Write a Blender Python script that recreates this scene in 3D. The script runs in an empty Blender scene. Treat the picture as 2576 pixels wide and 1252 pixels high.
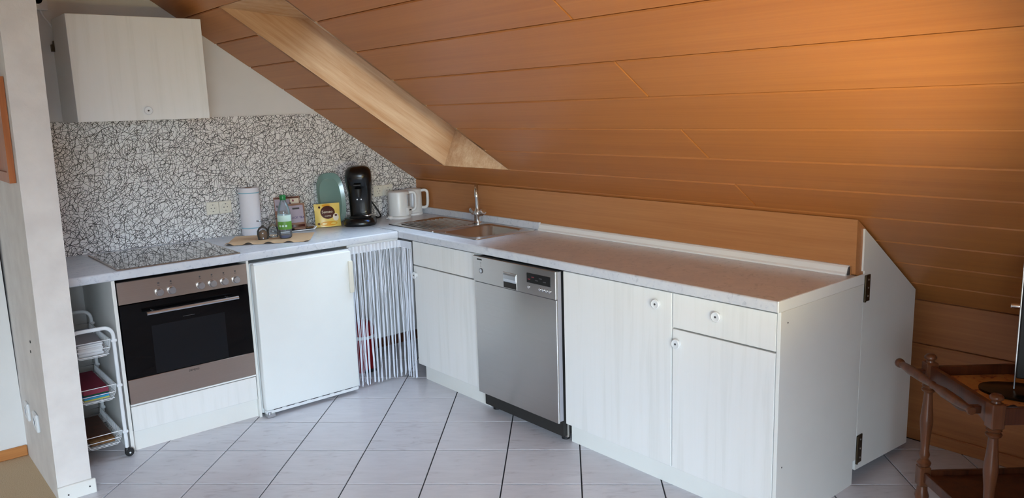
import bpy, bmesh, math, random
from mathutils import Matrix, Vector
random.seed(7)
SC = bpy.context.scene
COL = SC.collection

# ---------------------------------------------------------------- camera
cam_d = bpy.data.cameras.new('camera')
cam = bpy.data.objects.new('camera', cam_d)
COL.objects.link(cam)
cam_d.sensor_width = 36.0
cam_d.lens = 1981.26 / 2576.0 * 36.0
cam_d.clip_start = 0.05
r_, d_, f_ = Vector((.76482, -.6435, -.03087)), Vector((-.1382, -.11707, -.98346)), Vector((.62925, .75644, -.17847))
M = Matrix((r_, -d_, -f_)).transposed().to_4x4()
M.translation = Vector((-2.91055, -4.36702, 1.53081))
cam.matrix_world = M
SC.camera = cam

# ---------------------------------------------------------------- world, daylight, exposure
w = bpy.data.worlds.new('sky')
SC.world = w
w.use_nodes = True
wn = w.node_tree
wn.nodes.clear()
wo = wn.nodes.new('ShaderNodeOutputWorld')
wb = wn.nodes.new('ShaderNodeBackground')
# open sky above the horizon, duller ground below it
wtc = wn.nodes.new('ShaderNodeTexCoord')
wsx = wn.nodes.new('ShaderNodeSeparateXYZ')
wmr = wn.nodes.new('ShaderNodeMapRange')
wmr.inputs['From Min'].default_value = -.03
wmr.inputs['From Max'].default_value = .03
wmx = wn.nodes.new('ShaderNodeMixRGB')
wmx.inputs[1].default_value = (.16, .17, .13, 1)
wmx.inputs[2].default_value = (.62, .80, 1.0, 1)
wn.links.new(wtc.outputs['Generated'], wsx.inputs[0])
wn.links.new(wsx.outputs[2], wmr.inputs['Value'])
wn.links.new(wmr.outputs[0], wmx.inputs[0])
wn.links.new(wmx.outputs[0], wb.inputs['Color'])
wb.inputs['Strength'].default_value = 11.5
wn.links.new(wb.outputs[0], wo.inputs[0])

def area_light(name, loc, target, sx, sy, power, color, spread=180):
    l = bpy.data.lights.new(name, 'AREA')
    l.shape = 'RECTANGLE'
    l.size, l.size_y = sx, sy
    l.energy = power
    l.color = color
    l.spread = math.radians(spread)
    o = bpy.data.objects.new(name, l)
    COL.objects.link(o)
    o.location = loc
    d = Vector(target) - Vector(loc)
    o.rotation_euler = d.to_track_quat('-Z', 'Y').to_euler()
    return o
# daylight entering by the balcony door behind the camera: sky light, so it falls downward
area_light('daylight_balcony_door', (-4.3, -7.12, 1.35), (-2.3, -3.6, -2.7), 1.8, 1.9, 222, (.70, .85, 1.0), 100)
area_light('daylight_west_window', (-5.24, -6.1, 1.35), (-1.9, -3.7, -2.7), 1.7, 1.9, 76, (.70, .85, 1.0), 100)
# portal that guides the sky light of the roof window
pt = area_light('skylight_portal', (-.56, -.851, 1.71), (-.56 - .5571, -.851, 1.71 - .8304), 1.0, .58, 1, (1, 1, 1))
pt.data.cycles.is_portal = True

SC.view_settings.view_transform = 'Standard'
SC.view_settings.look = 'None'
SC.view_settings.exposure = -0.09
SC.view_settings.gamma = 1.0
SC.view_settings.use_curve_mapping = False
try:
    SC.cycles.use_denoising = True
    SC.cycles.max_bounces = 8
    SC.cycles.transparent_max_bounces = 12
except Exception:
    pass

# ---------------------------------------------------------------- measures of the place
YW = 0.04            # patterned wall
XP = -0.057          # wooden boxing behind the long worktop
T, ZS = 0.6709, 1.0395
ZT, ZB = 0.86, 0.8205
YE = -2.97           # end of the long run
def slope_z(x): return ZS - T * x
SN = Vector((T, 0, 1)).normalized()      # outward normal of the roof slope
SD = Vector((-1, 0, T)).normalized()     # up the slope

# ---------------------------------------------------------------- helpers
def lin(r, g, b):
    f = lambda c: c / 12.92 if c <= .04045 else ((c + .055) / 1.055) ** 2.4
    return (f(r / 255.), f(g / 255.), f(b / 255.), 1.0)

class Mat:
    def __init__(s, name, color, rough=.5, metal=0., spec=.5, **kw):
        s.m = bpy.data.materials.new(name)
        s.m.use_nodes = True
        s.t = s.m.node_tree
        s.b = s.t.nodes['Principled BSDF']
        s.b.inputs['Base Color'].default_value = color if len(color) == 4 else (*color, 1)
        s.b.inputs['Roughness'].default_value = rough
        s.b.inputs['Metallic'].default_value = metal
        s.b.inputs['Specular IOR Level'].default_value = spec
        for k, v in kw.items():
            s.b.inputs[k.replace('_', ' ')].default_value = v
    def n(s, kind, **kw):
        nd = s.t.nodes.new(kind)
        for k, v in kw.items():
            if k in nd.inputs: nd.inputs[k].default_value = v
            else: setattr(nd, k, v)
        return nd
    def l(s, a, b): s.t.links.new(a, b)
    def coord(s, scale=(1, 1, 1), rot=(0, 0, 0), kind='Object', loc=(0, 0, 0)):
        tc = s.n('ShaderNodeTexCoord')
        mp = s.n('ShaderNodeMapping')
        mp.inputs['Scale'].default_value = scale
        mp.inputs['Rotation'].default_value = rot
        mp.inputs['Location'].default_value = loc
        s.l(tc.outputs[kind], mp.inputs[0])
        return mp.outputs[0]
    def noise(s, vec, scale, detail=3, rough=.5, dist=0.):
        nd = s.n('ShaderNodeTexNoise', Scale=scale, Detail=detail, Roughness=rough, Distortion=dist)
        s.l(vec, nd.inputs['Vector'])
        return nd.outputs['Fac']
    def ramp(s, fac, stops):
        nd = s.n('ShaderNodeValToRGB')
        e = nd.color_ramp.elements
        while len(e) < len(stops): e.new(.5)
        for el, (p, c) in zip(e, stops):
            el.position = p
            el.color = c
        s.l(fac, nd.inputs[0])
        return nd.outputs[0]
    def math(s, op, a, b=None):
        nd = s.n('ShaderNodeMath', operation=op)
        for i, v in enumerate((a, b)):
            if v is None: continue
            if isinstance(v, (int, float)): nd.inputs[i].default_value = v
            else: s.l(v, nd.inputs[i])
        return nd.outputs[0]
    def bump(s, h, strength=.1, dist=.01):
        nd = s.n('ShaderNodeBump', Strength=strength, Distance=dist)
        s.l(h, nd.inputs['Height'])
        s.l(nd.outputs[0], s.b.inputs['Normal'])
    def base(s, sock): s.l(sock, s.b.inputs['Base Color'])

def plain(name, c, rough=.5, metal=0., var=.04, **kw):
    """a plain coat with a faint tonal mottling"""
    m = Mat(name, c, rough, metal, **kw)
    n = m.noise(m.coord(), 9, 2)
    lo = tuple(x * (1 - var) for x in c[:3]) + (1,)
    hi = tuple(min(1, x * (1 + var)) for x in c[:3]) + (1,)
    m.base(m.ramp(n, [(.3, lo), (.7, hi)]))
    return m.m

def wood(name, dark, light, axis, rough=.38, fine=26, long_=1.1, contrast=1., bump=.03, vary=.12, tilt=0.):
    """straight-grained veneer, grain along axis 0, 1 or 2"""
    m = Mat(name, light, rough)
    sc = [fine, fine, fine]
    sc[axis] = long_
    def grain(scale):
        if not tilt: return m.coord(scale)
        mp = m.n('ShaderNodeMapping')
        mp.inputs['Scale'].default_value = scale
        m.l(m.coord(rot=(0, tilt, 0)), mp.inputs[0])
        return mp.outputs[0]
    v = grain(tuple(sc))
    a = m.noise(v, 1.0, 5, .62, .25)
    sc2 = [x * 5 for x in sc]
    sc2[axis] = long_ * 1.6
    b = m.noise(grain(tuple(sc2)), 1.0, 3, .6)
    mix = m.math('ADD', m.math('MULTIPLY', a, .65), m.math('MULTIPLY', b, .35))
    oi = m.n('ShaderNodeObjectInfo')
    mix = m.math('ADD', mix, m.math('MULTIPLY', m.math('SUBTRACT', oi.outputs['Random'], .5), vary))
    h = .22 / contrast
    m.base(m.ramp(mix, [(.5 - h, dark), (.5 + h, light)]))
    m.bump(b, bump, .004)
    return m.m

MT = {}
MT['wall'] = plain('white_wall_paint', lin(226, 224, 222), .85, var=.015)
def plaster():
    m = Mat('rough_white_plaster', lin(226, 222, 220), .9)
    n = m.noise(m.coord(), 45, 4, .6)
    n2 = m.noise(m.coord(), 9, 3)
    m.base(m.ramp(n2, [(.3, lin(220, 215, 212)), (.7, lin(232, 228, 225))]))
    m.bump(n, .25, .008)
    return m.m
MT['plaster'] = plaster()
MT['slope'] = wood('reddish_beech_ceiling_veneer', lin(168, 102, 52), lin(194, 126, 67), 1, .38, 24, .6, .8, .012, .12)
MT['reveal'] = wood('varnished_beech_board', lin(176, 126, 84), lin(216, 178, 140), 0, .20, 16, 1.8, 1.1, .01, 0, math.atan(.6709) * -1)
MT['boxing'] = wood('beech_boxing_veneer', lin(172, 112, 66), lin(196, 136, 86), 1, .4, 22, .9, 1.1, .02, .1)
MT['kneewood'] = wood('beech_knee_wall_veneer', lin(142, 84, 46), lin(172, 108, 62), 1, .45, 22, .9, 1.1, .02, .1)
MT['skirting'] = wood('orange_skirting_wood', lin(168, 104, 52), lin(205, 140, 78), 0, .4, 30, 1.5)

def ash_foil(name, axis=2):
    m = Mat(name, lin(232, 230, 222), .42)
    sc = [16, 16, 16]
    sc[axis] = .9
    v = m.coord(tuple(sc))
    a = m.noise(v, 1.0, 4, .6, .9)
    sc2 = [70, 70, 70]
    sc2[axis] = 2.2
    fine_ = m.noise(m.coord(tuple(sc2)), 1.0, 3, .6)
    mix = m.math('ADD', m.math('MULTIPLY', a, .7), m.math('MULTIPLY', fine_, .3))
    m.base(m.ramp(mix, [(.34, lin(228, 227, 223)), (.5, lin(235, 234, 231)), (.7, lin(237, 236, 234))]))
    m.bump(mix, .015, .002)
    return m.m
MT['ash'] = ash_foil('white_ash_foil')
MT['white'] = plain('white_melamine', lin(232, 231, 226), .45, var=.01)
MT['edge'] = plain('white_edge_band', lin(240, 240, 238), .35, var=.01)
MT['enamel'] = plain('white_enamel', lin(236, 238, 236), .28, var=.008)
MT['plastic'] = plain('white_plastic', lin(228, 230, 232), .3, var=.01)
MT['ivory'] = plain('ivory_plastic', lin(230, 226, 212), .4, var=.01)
MT['gap'] = plain('dark_gap', lin(38, 36, 34), .8)

def worktop():
    m = Mat('pale_marbled_laminate', lin(214, 214, 216), .25)
    v = m.coord((1, 1, 1))
    n = m.noise(v, 34, 5, .65, 1.2)
    n2 = m.noise(v, 7, 4, .6, .8)
    c1 = m.ramp(n, [(.34, lin(200, 204, 212)), (.42, lin(220, 223, 230)), (.7, lin(227, 229, 233))])
    c2 = m.ramp(n2, [(.35, lin(226, 227, 232)), (.65, lin(240, 240, 240))])
    mx = m.n('ShaderNodeMixRGB', blend_type='MULTIPLY', Fac=.7)
    m.l(c1, mx.inputs[1])
    m.l(c2, mx.inputs[2])
    m.base(mx.outputs[0])
    return m.m
MT['worktop'] = worktop()

def splash():
    """white laminate printed with a dense scribble of thin black strokes"""
    m = Mat('scribble_print_laminate', lin(210, 206, 202), .3)
    tc = m.n('ShaderNodeTexCoord')
    sp = m.n('ShaderNodeSeparateXYZ')
    m.l(tc.outputs['Object'], sp.inputs[0])
    acc = None
    E_ = .0015
    for i, (sc, sx, ang) in enumerate([(25, .36, .2), (27, .34, .95), (24, .38, 1.6), (28, .34, 2.3), (26, .36, 2.9), (29, .40, .6), (26, .38, 1.3)]):
        vals = []
        for ex, ez in ((0, 0), (E_, 0), (0, E_)):
            cb = m.n('ShaderNodeCombineXYZ')
            m.l(m.math('ADD', sp.outputs[0], ex), cb.inputs[0])
            m.l(m.math('ADD', sp.outputs[2], ez), cb.inputs[1])
            rt = m.n('ShaderNodeMapping')
            rt.inputs['Rotation'].default_value = (0, 0, ang)
            m.l(cb.outputs[0], rt.inputs[0])
            mp = m.n('ShaderNodeMapping')
            mp.inputs['Location'].default_value = (i * 3.7, i * 1.9, 0)
            mp.inputs['Scale'].default_value = (1, sx, 1)
            m.l(rt.outputs[0], mp.inputs[0])
            nz = m.n('ShaderNodeTexNoise', Scale=float(sc), Detail=0.8, noise_dimensions='2D')
            m.l(mp.outputs[0], nz.inputs['Vector'])
            vals.append(nz.outputs['Fac'])
        gx_ = m.math('DIVIDE', m.math('SUBTRACT', vals[1], vals[0]), E_)
        gz_ = m.math('DIVIDE', m.math('SUBTRACT', vals[2], vals[0]), E_)
        gr = m.math('SQRT', m.math('ADD', m.math('ADD', m.math('MULTIPLY', gx_, gx_), m.math('MULTIPLY', gz_, gz_)), .05))
        dmin = None
        for lev in (.5,):
            d = m.math('DIVIDE', m.math('ABSOLUTE', m.math('SUBTRACT', vals[0], lev)), gr)
            dmin = d if dmin is None else m.math('MINIMUM', dmin, d)
        mr = m.n('ShaderNodeMapRange')
        mr.inputs['From Min'].default_value = .0006
        mr.inputs['From Max'].default_value = .0012
        m.l(dmin, mr.inputs['Value'])
        acc = mr.outputs[0] if acc is None else m.math('MINIMUM', acc, mr.outputs[0])
    m.base(m.ramp(acc, [(0, lin(26, 26, 28)), (1, lin(242, 240, 238))]))
    return m.m
MT['splash'] = splash()

def tile():
    m = Mat('glazed_white_floor_tile', lin(206, 202, 204), .22)
    v = m.coord((3, 12, 1), (0, 0, .5))
    n = m.noise(v, 1.6, 4, .6, 1.4)
    oi = m.n('ShaderNodeObjectInfo')
    n = m.math('ADD', n, m.math('MULTIPLY', m.math('SUBTRACT', oi.outputs['Random'], .5), .1))
    m.base(m.ramp(n, [(.30, lin(192, 188, 194)), (.40, lin(208, 206, 212)), (.6, lin(214, 212, 218))]))
    return m.m
MT['tile'] = tile()
MT['grout'] = plain('dark_grout', lin(36, 36, 42), .9)
def carpet():
    m = Mat('beige_carpet_pile', lin(176, 150, 118), .95)
    n = m.noise(m.coord(), 320, 2)
    m.base(m.ramp(n, [(.3, lin(184, 158, 126)), (.7, lin(212, 188, 156))]))
    m.bump(n, .5, .01)
    return m.m
MT['carpet'] = carpet()

def brushed(name, c, rough, axis, aniso=0.):
    m = Mat(name, c, rough, 1.0)
    if aniso:
        tg = m.n('ShaderNodeTangent', direction_type='RADIAL', axis='Z')
        m.l(tg.outputs[0], m.b.inputs['Tangent'])
        m.b.inputs['Anisotropic'].default_value = aniso
        m.b.inputs['Anisotropic Rotation'].default_value = .25
    sc = [420, 420, 420]
    sc[axis] = 4
    n = m.noise(m.coord(tuple(sc)), 1.0, 2)
    lo = tuple(x * .95 for x in c[:3]) + (1,)
    m.base(m.ramp(n, [(.3, lo), (.7, c)]))
    m.bump(n, .015, .001)
    return m.m
MT['steel_oven'] = brushed('brushed_steel_oven', lin(184, 170, 160), .30, 0)
MT['steel_dish'] = brushed('brushed_steel_dishwasher', lin(182, 178, 175), .24, 1, .85)
MT['steel_sink'] = brushed('satin_sink_steel', lin(200, 198, 196), .26, 1)
MT['chrome'] = plain('chrome', lin(226, 228, 232), .08, 1.0, var=.01)
MT['alu'] = plain('satin_aluminium', lin(200, 202, 206), .28, 1.0, var=.01)
MT['brass_dark'] = plain('dark_hinge_metal', lin(74, 62, 46), .4, .8)
MT['black_glass'] = plain('black_oven_glass', lin(8, 7, 8), .05, var=0., spec=.22)
MT['window_glass_dark'] = plain('grey_oven_window', lin(22, 23, 26), .06, var=.02, spec=.22)
MT['cook_glass'] = plain('black_ceramic_glass', lin(30, 30, 31), .05, var=0., Coat_Weight=1.0, Coat_Roughness=.03)
MT['black_gloss'] = plain('glossy_black_plastic', lin(12, 12, 13), .24, var=.02)
MT['black'] = plain('matt_black_plastic', lin(24, 23, 24), .5, var=.05)
MT['rubber'] = plain('black_rubber_cable', lin(18, 18, 19), .55)
MT['wire'] = plain('white_coated_wire', lin(230, 232, 234), .35, var=.01)
MT['paper'] = plain('white_paper', lin(226, 226, 228), .8, var=.02)
MT['paper_grey'] = plain('grey_paper', lin(168, 166, 172), .8, var=.04)
MT['red'] = plain('red_bin_plastic', lin(140, 14, 22), .35, var=.05)
MT['maroon'] = plain('maroon_folder_card', lin(138, 40, 66), .6)
MT['blue'] = plain('blue_folder_card', lin(30, 70, 150), .5)
MT['skyblue'] = plain('light_blue_folder_card', lin(56, 158, 200), .5)
MT['yellow'] = plain('yellow_folder_card', lin(216, 206, 96), .5)
MT['green_cap'] = plain('green_cap_plastic', lin(14, 112, 52), .35)
MT['string'] = plain('white_shiny_string', lin(226, 230, 240), .5, var=.05)
MT['dark_wood'] = wood('dark_walnut_stain', lin(50, 24, 14), lin(104, 56, 32), 2, .3, 26, 2.0, 1., .02)
MT['mid_wood'] = wood('turned_walnut', lin(70, 38, 22), lin(120, 72, 44), 2, .3, 26, 2.0)
MT['frame_wood'] = wood('orange_picture_frame_wood', lin(150, 78, 32), lin(190, 112, 54), 2, .35, 30, 1.5)
MT['mat'] = wood('kraft_paper_place_mat', lin(206, 170, 132), lin(226, 192, 154), 0, .75, 60, 20, .8)
MT['wicker'] = wood('brown_wicker', lin(60, 38, 20), lin(140, 100, 56), 1, .7, 60, 12)
MT['bag_yellow'] = plain('yellow_coffee_bag_foil', lin(236, 206, 110), .3, var=.12)
MT['bag_orange'] = plain('orange_print', lin(228, 160, 36), .35)
MT['bag_brown'] = plain('brown_print', lin(72, 22, 14), .35)
MT['cream'] = plain('cream_print', lin(238, 226, 206), .4)
MT['bag_lilac'] = plain('lilac_grey_paper_bag', lin(176, 164, 178), .55, var=.08)
MT['bag_kraft'] = plain('brown_kraft_bag', lin(150, 112, 92), .6, var=.15)
MT['violet'] = plain('violet_print', lin(74, 64, 120), .5)
MT['grey_print'] = plain('grey_print', lin(70, 68, 70), .5)
MT['red_print'] = plain('red_display_print', lin(120, 26, 40), .4)
MT['towel'] = plain('white_kitchen_paper', lin(226, 224, 230), .9, var=.015)
MT['towel_blue'] = plain('pale_blue_band', lin(150, 190, 206), .8)
MT['blue_print'] = plain('blue_sticker', lin(40, 90, 190), .4)
MT['label_green'] = plain('green_bottle_label', lin(96, 150, 56), .45, var=.35)
MT['label_pale'] = plain('pale_bottle_label', lin(196, 222, 214), .45, var=.03)

def glassy(name, tint, alpha, rough=.03, spec=.5):
    """thin clear material: mostly lets light straight through, with a coat of reflection"""
    m = Mat(name, tint, rough, 0., spec)
    tr = m.n('ShaderNodeBsdfTransparent')
    tr.inputs[0].default_value = tint
    fr = m.n('ShaderNodeFresnel')
    fr.inputs['IOR'].default_value = 1.45
    mx = m.n('ShaderNodeMixShader')
    gl = m.n('ShaderNodeBsdfGlossy')
    gl.inputs['Roughness'].default_value = rough
    mx2 = m.n('ShaderNodeMixShader')
    mx2.inputs[0].default_value = alpha
    m.l(tr.outputs[0], mx2.inputs[1])
    m.l(m.b.outputs[0], mx2.inputs[2])
    m.l(fr.outputs[0], mx.inputs[0])
    m.l(mx2.outputs[0], mx.inputs[1])
    m.l(gl.outputs[0], mx.inputs[2])
    out = m.t.nodes['Material Output']
    m.l(mx.outputs[0], out.inputs[0])
    return m.m
MT['pane'] = glassy('window_glass', (.96, .98, .98, 1), .0)
MT['clear'] = glassy('clear_drinking_glass', (.93, .95, .96, 1), .05)
MT['pet'] = glassy('clear_bottle_plastic', (.84, .90, .95, 1), .10)
MT['green_glass'] = glassy('sea_green_glass', (.46, .66, .62, 1), .45, .12)
MT['gauge'] = glassy('clear_gauge_plastic', (.8, .82, .86, 1), .35)
MT['water_blue'] = plain('blue_bottle_base', lin(52, 70, 130), .2)
def floral():
    m = Mat('floral_painted_tray', lin(190, 138, 78), .3)
    n = m.noise(m.coord(), 16, 3, .6, 1.0)
    n2 = m.noise(m.coord(loc=(3, 1, 0)), 42, 2)
    f = m.math('MULTIPLY', n, n2)
    m.base(m.ramp(f, [(.18, lin(196, 144, 84)), (.30, lin(186, 130, 74)), (.36, lin(120, 40, 30)), (.44, lin(70, 60, 60))]))
    return m.m
MT['floral'] = floral()
def lamp_glow():
    m = Mat('warm_lamp_shade', lin(250, 226, 180), .6)
    m.b.inputs['Emission Color'].default_value = (1.0, .62, .28, 1)
    m.b.inputs['Emission Strength'].default_value = 3.0
    return m.m

WORLD = {}     # matrix of every parentless root, for local coordinates
def wm(o):
    while o.parent is not None: o = o.parent
    return WORLD.get(o.name, Matrix.Identity(4))

class MB:
    """collects shapes, in world or frame coordinates, into one mesh"""
    def __init__(s, xf=None):
        s.v, s.f, s.mi, s.sm = [], [], [], []
        s.cur = 0
        s.xf = xf
    def add(s, vs, fs, smooth=False):
        o = len(s.v)
        for p in vs:
            p = Vector(p)
            s.v.append(s.xf @ p if s.xf is not None else p)
        for f in fs:
            s.f.append([o + i for i in f])
            s.mi.append(s.cur)
            s.sm.append(smooth)
        return s
    def box(s, x0, x1, y0, y1, z0, z1, bev=0., seg=1):
        if bev <= 0:
            vs = [(x, y, z) for z in (z0, z1) for y in (y0, y1) for x in (x0, x1)]
            return s.add(vs, [(0, 2, 3, 1), (4, 5, 7, 6), (0, 1, 5, 4), (2, 6, 7, 3), (0, 4, 6, 2), (1, 3, 7, 5)])
        bm = bmesh.new()
        bmesh.ops.create_cube(bm, size=1)
        for v in bm.verts:
            v.co = Vector(((x0 + x1) / 2 + v.co.x * (x1 - x0), (y0 + y1) / 2 + v.co.y * (y1 - y0), (z0 + z1) / 2 + v.co.z * (z1 - z0)))
        bmesh.ops.bevel(bm, geom=bm.edges[:], offset=bev, segments=seg, profile=.5, affect='EDGES')
        bm.verts.index_update()
        s.add([v.co.copy() for v in bm.verts], [[v.index for v in f.verts] for f in bm.faces], smooth=seg > 1)
        bm.free()
        return s
    def prism(s, poly, a, b, axis):
        """polygon in the two other axes, extruded along axis from a to b"""
        n = len(poly)
        def P(p, t):
            if axis == 0: return (t, p[0], p[1])
            if axis == 1: return (p[0], t, p[1])
            return (p[0], p[1], t)
        vs = [P(p, a) for p in poly] + [P(p, b) for p in poly]
        fs = [tuple(range(n)), tuple(range(2 * n - 1, n - 1, -1))]
        fs += [((i + 1) % n, i, n + i, n + (i + 1) % n) for i in range(n)]
        return s.add(vs, fs)
    def tube(s, pts, r, n=8, cap=True, smooth=True):
        pts = [Vector(p) for p in pts]
        rs = r if isinstance(r, (list, tuple)) else [r] * len(pts)
        t0 = (pts[1] - pts[0]).normalized()
        up = Vector((0, 0, 1)) if abs(t0.z) < .9 else Vector((1, 0, 0))
        nx = t0.cross(up).normalized()
        vs, fs = [], []
        for i, p in enumerate(pts):
            t = (pts[min(i + 1, len(pts) - 1)] - pts[max(i - 1, 0)]).normalized()
            nx = (nx - t * nx.dot(t)).normalized()
            ny = t.cross(nx)
            for k in range(n):
                a = 2 * math.pi * k / n
                vs.append(p + (nx * math.cos(a) + ny * math.sin(a)) * rs[i])
        for i in range(len(pts) - 1):
            for k in range(n):
                fs.append((i * n + k, i * n + (k + 1) % n, (i + 1) * n + (k + 1) % n, (i + 1) * n + k))
        if cap:
            fs.append(tuple(range(n - 1, -1, -1)))
            fs.append(tuple((len(pts) - 1) * n + k for k in range(n)))
        return s.add(vs, fs, smooth)
    def lathe(s, prof, o=(0, 0, 0), d=(0, 0, 1), n=24, smooth=True, sq=(1, 1)):
        """profile of (radius, height) turned about direction d from o"""
        o, d = Vector(o), Vector(d).normalized()
        ax = d.cross(Vector((0, 0, 1)) if abs(d.z) < .9 else Vector((0, 1, 0))).normalized()
        ay = d.cross(ax)
        vs, fs = [], []
        for r, h in prof:
            for k in range(n):
                a = 2 * math.pi * k / n
                vs.append(o + d * h + ax * (r * math.cos(a) * sq[0]) + ay * (r * math.sin(a) * sq[1]))
        for i in range(len(prof) - 1):
            for k in range(n):
                fs.append((i * n + k, i * n + (k + 1) % n, (i + 1) * n + (k + 1) % n, (i + 1) * n + k))
        if prof[0][0] > 1e-6: fs.append(tuple(range(n - 1, -1, -1)))
        if prof[-1][0] > 1e-6: fs.append(tuple((len(prof) - 1) * n + k for k in range(n)))
        return s.add(vs, fs, smooth)
    def use(s, i):
        s.cur = i
        return s
    def build(s, name, mats, parent=None, origin='base'):
        me = bpy.data.meshes.new(name)
        loc = Vector((0, 0, 0))
        if parent is not None:
            inv = wm(parent).inverted()
            vs = [inv @ v for v in s.v]
        elif origin == 'base' and s.v:
            xs = [v.x for v in s.v]; ys = [v.y for v in s.v]; zs = [v.z for v in s.v]
            loc = Vector(((min(xs) + max(xs)) / 2, (min(ys) + max(ys)) / 2, min(zs)))
            vs = [v - loc for v in s.v]
        else:
            vs = s.v
        me.from_pydata([tuple(v) for v in vs], [], s.f)
        for m in (mats if isinstance(mats, (list, tuple)) else [mats]):
            me.materials.append(MT[m] if isinstance(m, str) else m)
        for p, i, sm in zip(me.polygons, s.mi, s.sm):
            p.material_index = i
            p.use_smooth = sm
        bm = bmesh.new()
        bm.from_mesh(me)
        bmesh.ops.recalc_face_normals(bm, faces=bm.faces[:])
        for e in bm.edges:
            if len(e.link_faces) == 2 and e.calc_face_angle(0) > math.radians(50): e.smooth = False
        bm.to_mesh(me)
        bm.free()
        ob = bpy.data.objects.new(name, me)
        COL.objects.link(ob)
        ob.location = loc
        if parent is not None: ob.parent = parent
        else: WORLD[ob.name] = Matrix.Translation(loc)
        return ob

def tag(o, label=None, cat=None, group=None, kind=None):
    if label: o['label'] = label
    if cat: o['category'] = cat
    if group: o['group'] = group
    if kind: o['kind'] = kind
    return o
def thing(name, label, cat, loc=(0, 0, 0), rz=0., group=None):
    o = bpy.data.objects.new(name, None)
    o.empty_display_size = .05
    COL.objects.link(o)
    o.location = loc
    o.rotation_euler = (0, 0, rz)
    WORLD[o.name] = Matrix.Translation(Vector(loc)) @ Matrix.Rotation(rz, 4, 'Z')
    return tag(o, label, cat, group)
def bx(name, mat, parent, *b, bev=0., seg=1):
    return MB().box(*b, bev=bev, seg=seg).build(name, mat, parent)
def lettering(name, s, size, mat, parent, origin, right, up, extrude=.0004):
    """printed words as thin raised letters, centred on origin"""
    cu = bpy.data.curves.new('t', 'FONT')
    cu.body = s
    cu.size = size
    cu.extrude = extrude
    cu.align_x = 'CENTER'
    cu.align_y = 'CENTER'
    cu.resolution_u = 2
    t = bpy.data.objects.new('t', cu)
    COL.objects.link(t)
    dg = bpy.context.evaluated_depsgraph_get()
    me = bpy.data.meshes.new_from_object(t.evaluated_get(dg))
    bpy.data.objects.remove(t)
    X, Y = Vector(right).normalized(), Vector(up).normalized()
    Z = X.cross(Y)
    mt = Matrix((X, Y, Z)).transposed().to_4x4()
    mt.translation = Vector(origin)
    me.transform(wm(parent).inverted() @ mt)
    me.name = name
    me.materials.clear()
    me.materials.append(MT[mat])
    ob = bpy.data.objects.new(name, me)
    COL.objects.link(ob)
    ob.parent = parent
    return ob
def arc(c, r, a0, a1, n, u, v):
    c, u, v = Vector(c), Vector(u), Vector(v)
    return [c + u * (r * math.cos(a0 + (a1 - a0) * i / n)) + v * (r * math.sin(a0 + (a1 - a0) * i / n)) for i in range(n + 1)]

# ================================================================ THE SETTING
# ---- floor of diagonal tiles
def clip(poly, fn):
    out = []
    for i in range(len(poly)):
        a, b = poly[i], poly[(i + 1) % len(poly)]
        da, db = fn(a), fn(b)
        if da >= 0: out.append(a)
        if (da > 0 and db < 0) or (da < 0 and db > 0):
            t = da / (da - db)
            out.append((a[0] + (b[0] - a[0]) * t, a[1] + (b[1] - a[1]) * t))
    return out
FX0, FX1, FY0, FY1 = -2.44, .58, -7.1, .035
floor = MB().box(FX0, .75, -7.3, .2, -.12, -.005).build('floor', 'grout', None, None)
tag(floor, 'pale marbled floor tiles laid diagonally with dark joints', kind='structure')
S_, TH = .3272, math.radians(43.71)
OX, OY = -1.2701, -1.7727
eh, ev = (math.cos(TH), -math.sin(TH)), (math.sin(TH), math.cos(TH))
full_tile = None
g = .0028
def tile_mesh(poly):
    n = len(poly)
    cx = sum(p[0] for p in poly) / n; cy = sum(p[1] for p in poly) / n
    vs = [(x, y, -.008) for x, y in poly] + [(x, y, -.0012) for x, y in poly]
    for x, y in poly:
        d = math.hypot(cx - x, cy - y) or 1
        k = .0022 / d
        vs.append((x + (cx - x) * k, y + (cy - y) * k, 0))
    fs = [tuple(range(2 * n, 3 * n))]
    for i in range(n):
        j = (i + 1) % n
        fs += [(i, j, n + j, n + i), (n + i, n + j, 2 * n + j, 2 * n + i)]
    me = bpy.data.meshes.new('tile')
    me.from_pydata(vs, [], fs)
    me.materials.append(MT['tile'])
    return me
for i in range(-16, 20):
    for j in range(-14, 14):
        c = (OX + S_ * ((i + .5) * eh[0] + (j + .5) * ev[0]), OY + S_ * ((i + .5) * eh[1] + (j + .5) * ev[1]))
        if c[1] < -5.4 or c[0] < FX0 - .3 or c[0] > FX1 + .3 or c[1] > FY1 + .3: continue
        h = S_ / 2 - g
        sq = [(-h, -h), (h, -h), (h, h), (-h, h)]
        loc = [(c[0] + a * eh[0] + b * ev[0], c[1] + a * eh[1] + b * ev[1]) for a, b in sq]
        cl = loc
        for fn in (lambda p: p[0] - FX0, lambda p: FX1 - p[0], lambda p: FY1 - p[1]):
            cl = clip(cl, fn) if len(cl) > 2 else cl
        if len(cl) < 3: continue
        area = abs(sum(cl[k][0] * cl[(k + 1) % len(cl)][1] - cl[(k + 1) % len(cl)][0] * cl[k][1] for k in range(len(cl)))) / 2
        if area < .0006: continue
        if area > .99 * (2 * h) ** 2:
            if full_tile is None: full_tile = tile_mesh(sq)
            o = bpy.data.objects.new('tile', full_tile)
            o.location = (c[0], c[1], 0)
            o.rotation_euler = (0, 0, -TH)
        else:
            o = bpy.data.objects.new('tile', tile_mesh([(p[0] - c[0], p[1] - c[1]) for p in cl]))
            o.location = (c[0], c[1], 0)
        COL.objects.link(o)
        o.parent = floor
cp = MB().box(-5.4, FX0, -7.3, .2, -.12, .0).build('floor', 'carpet', None, None)
tag(cp, 'beige carpet on the floor left of the white partition', kind='structure')

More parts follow.
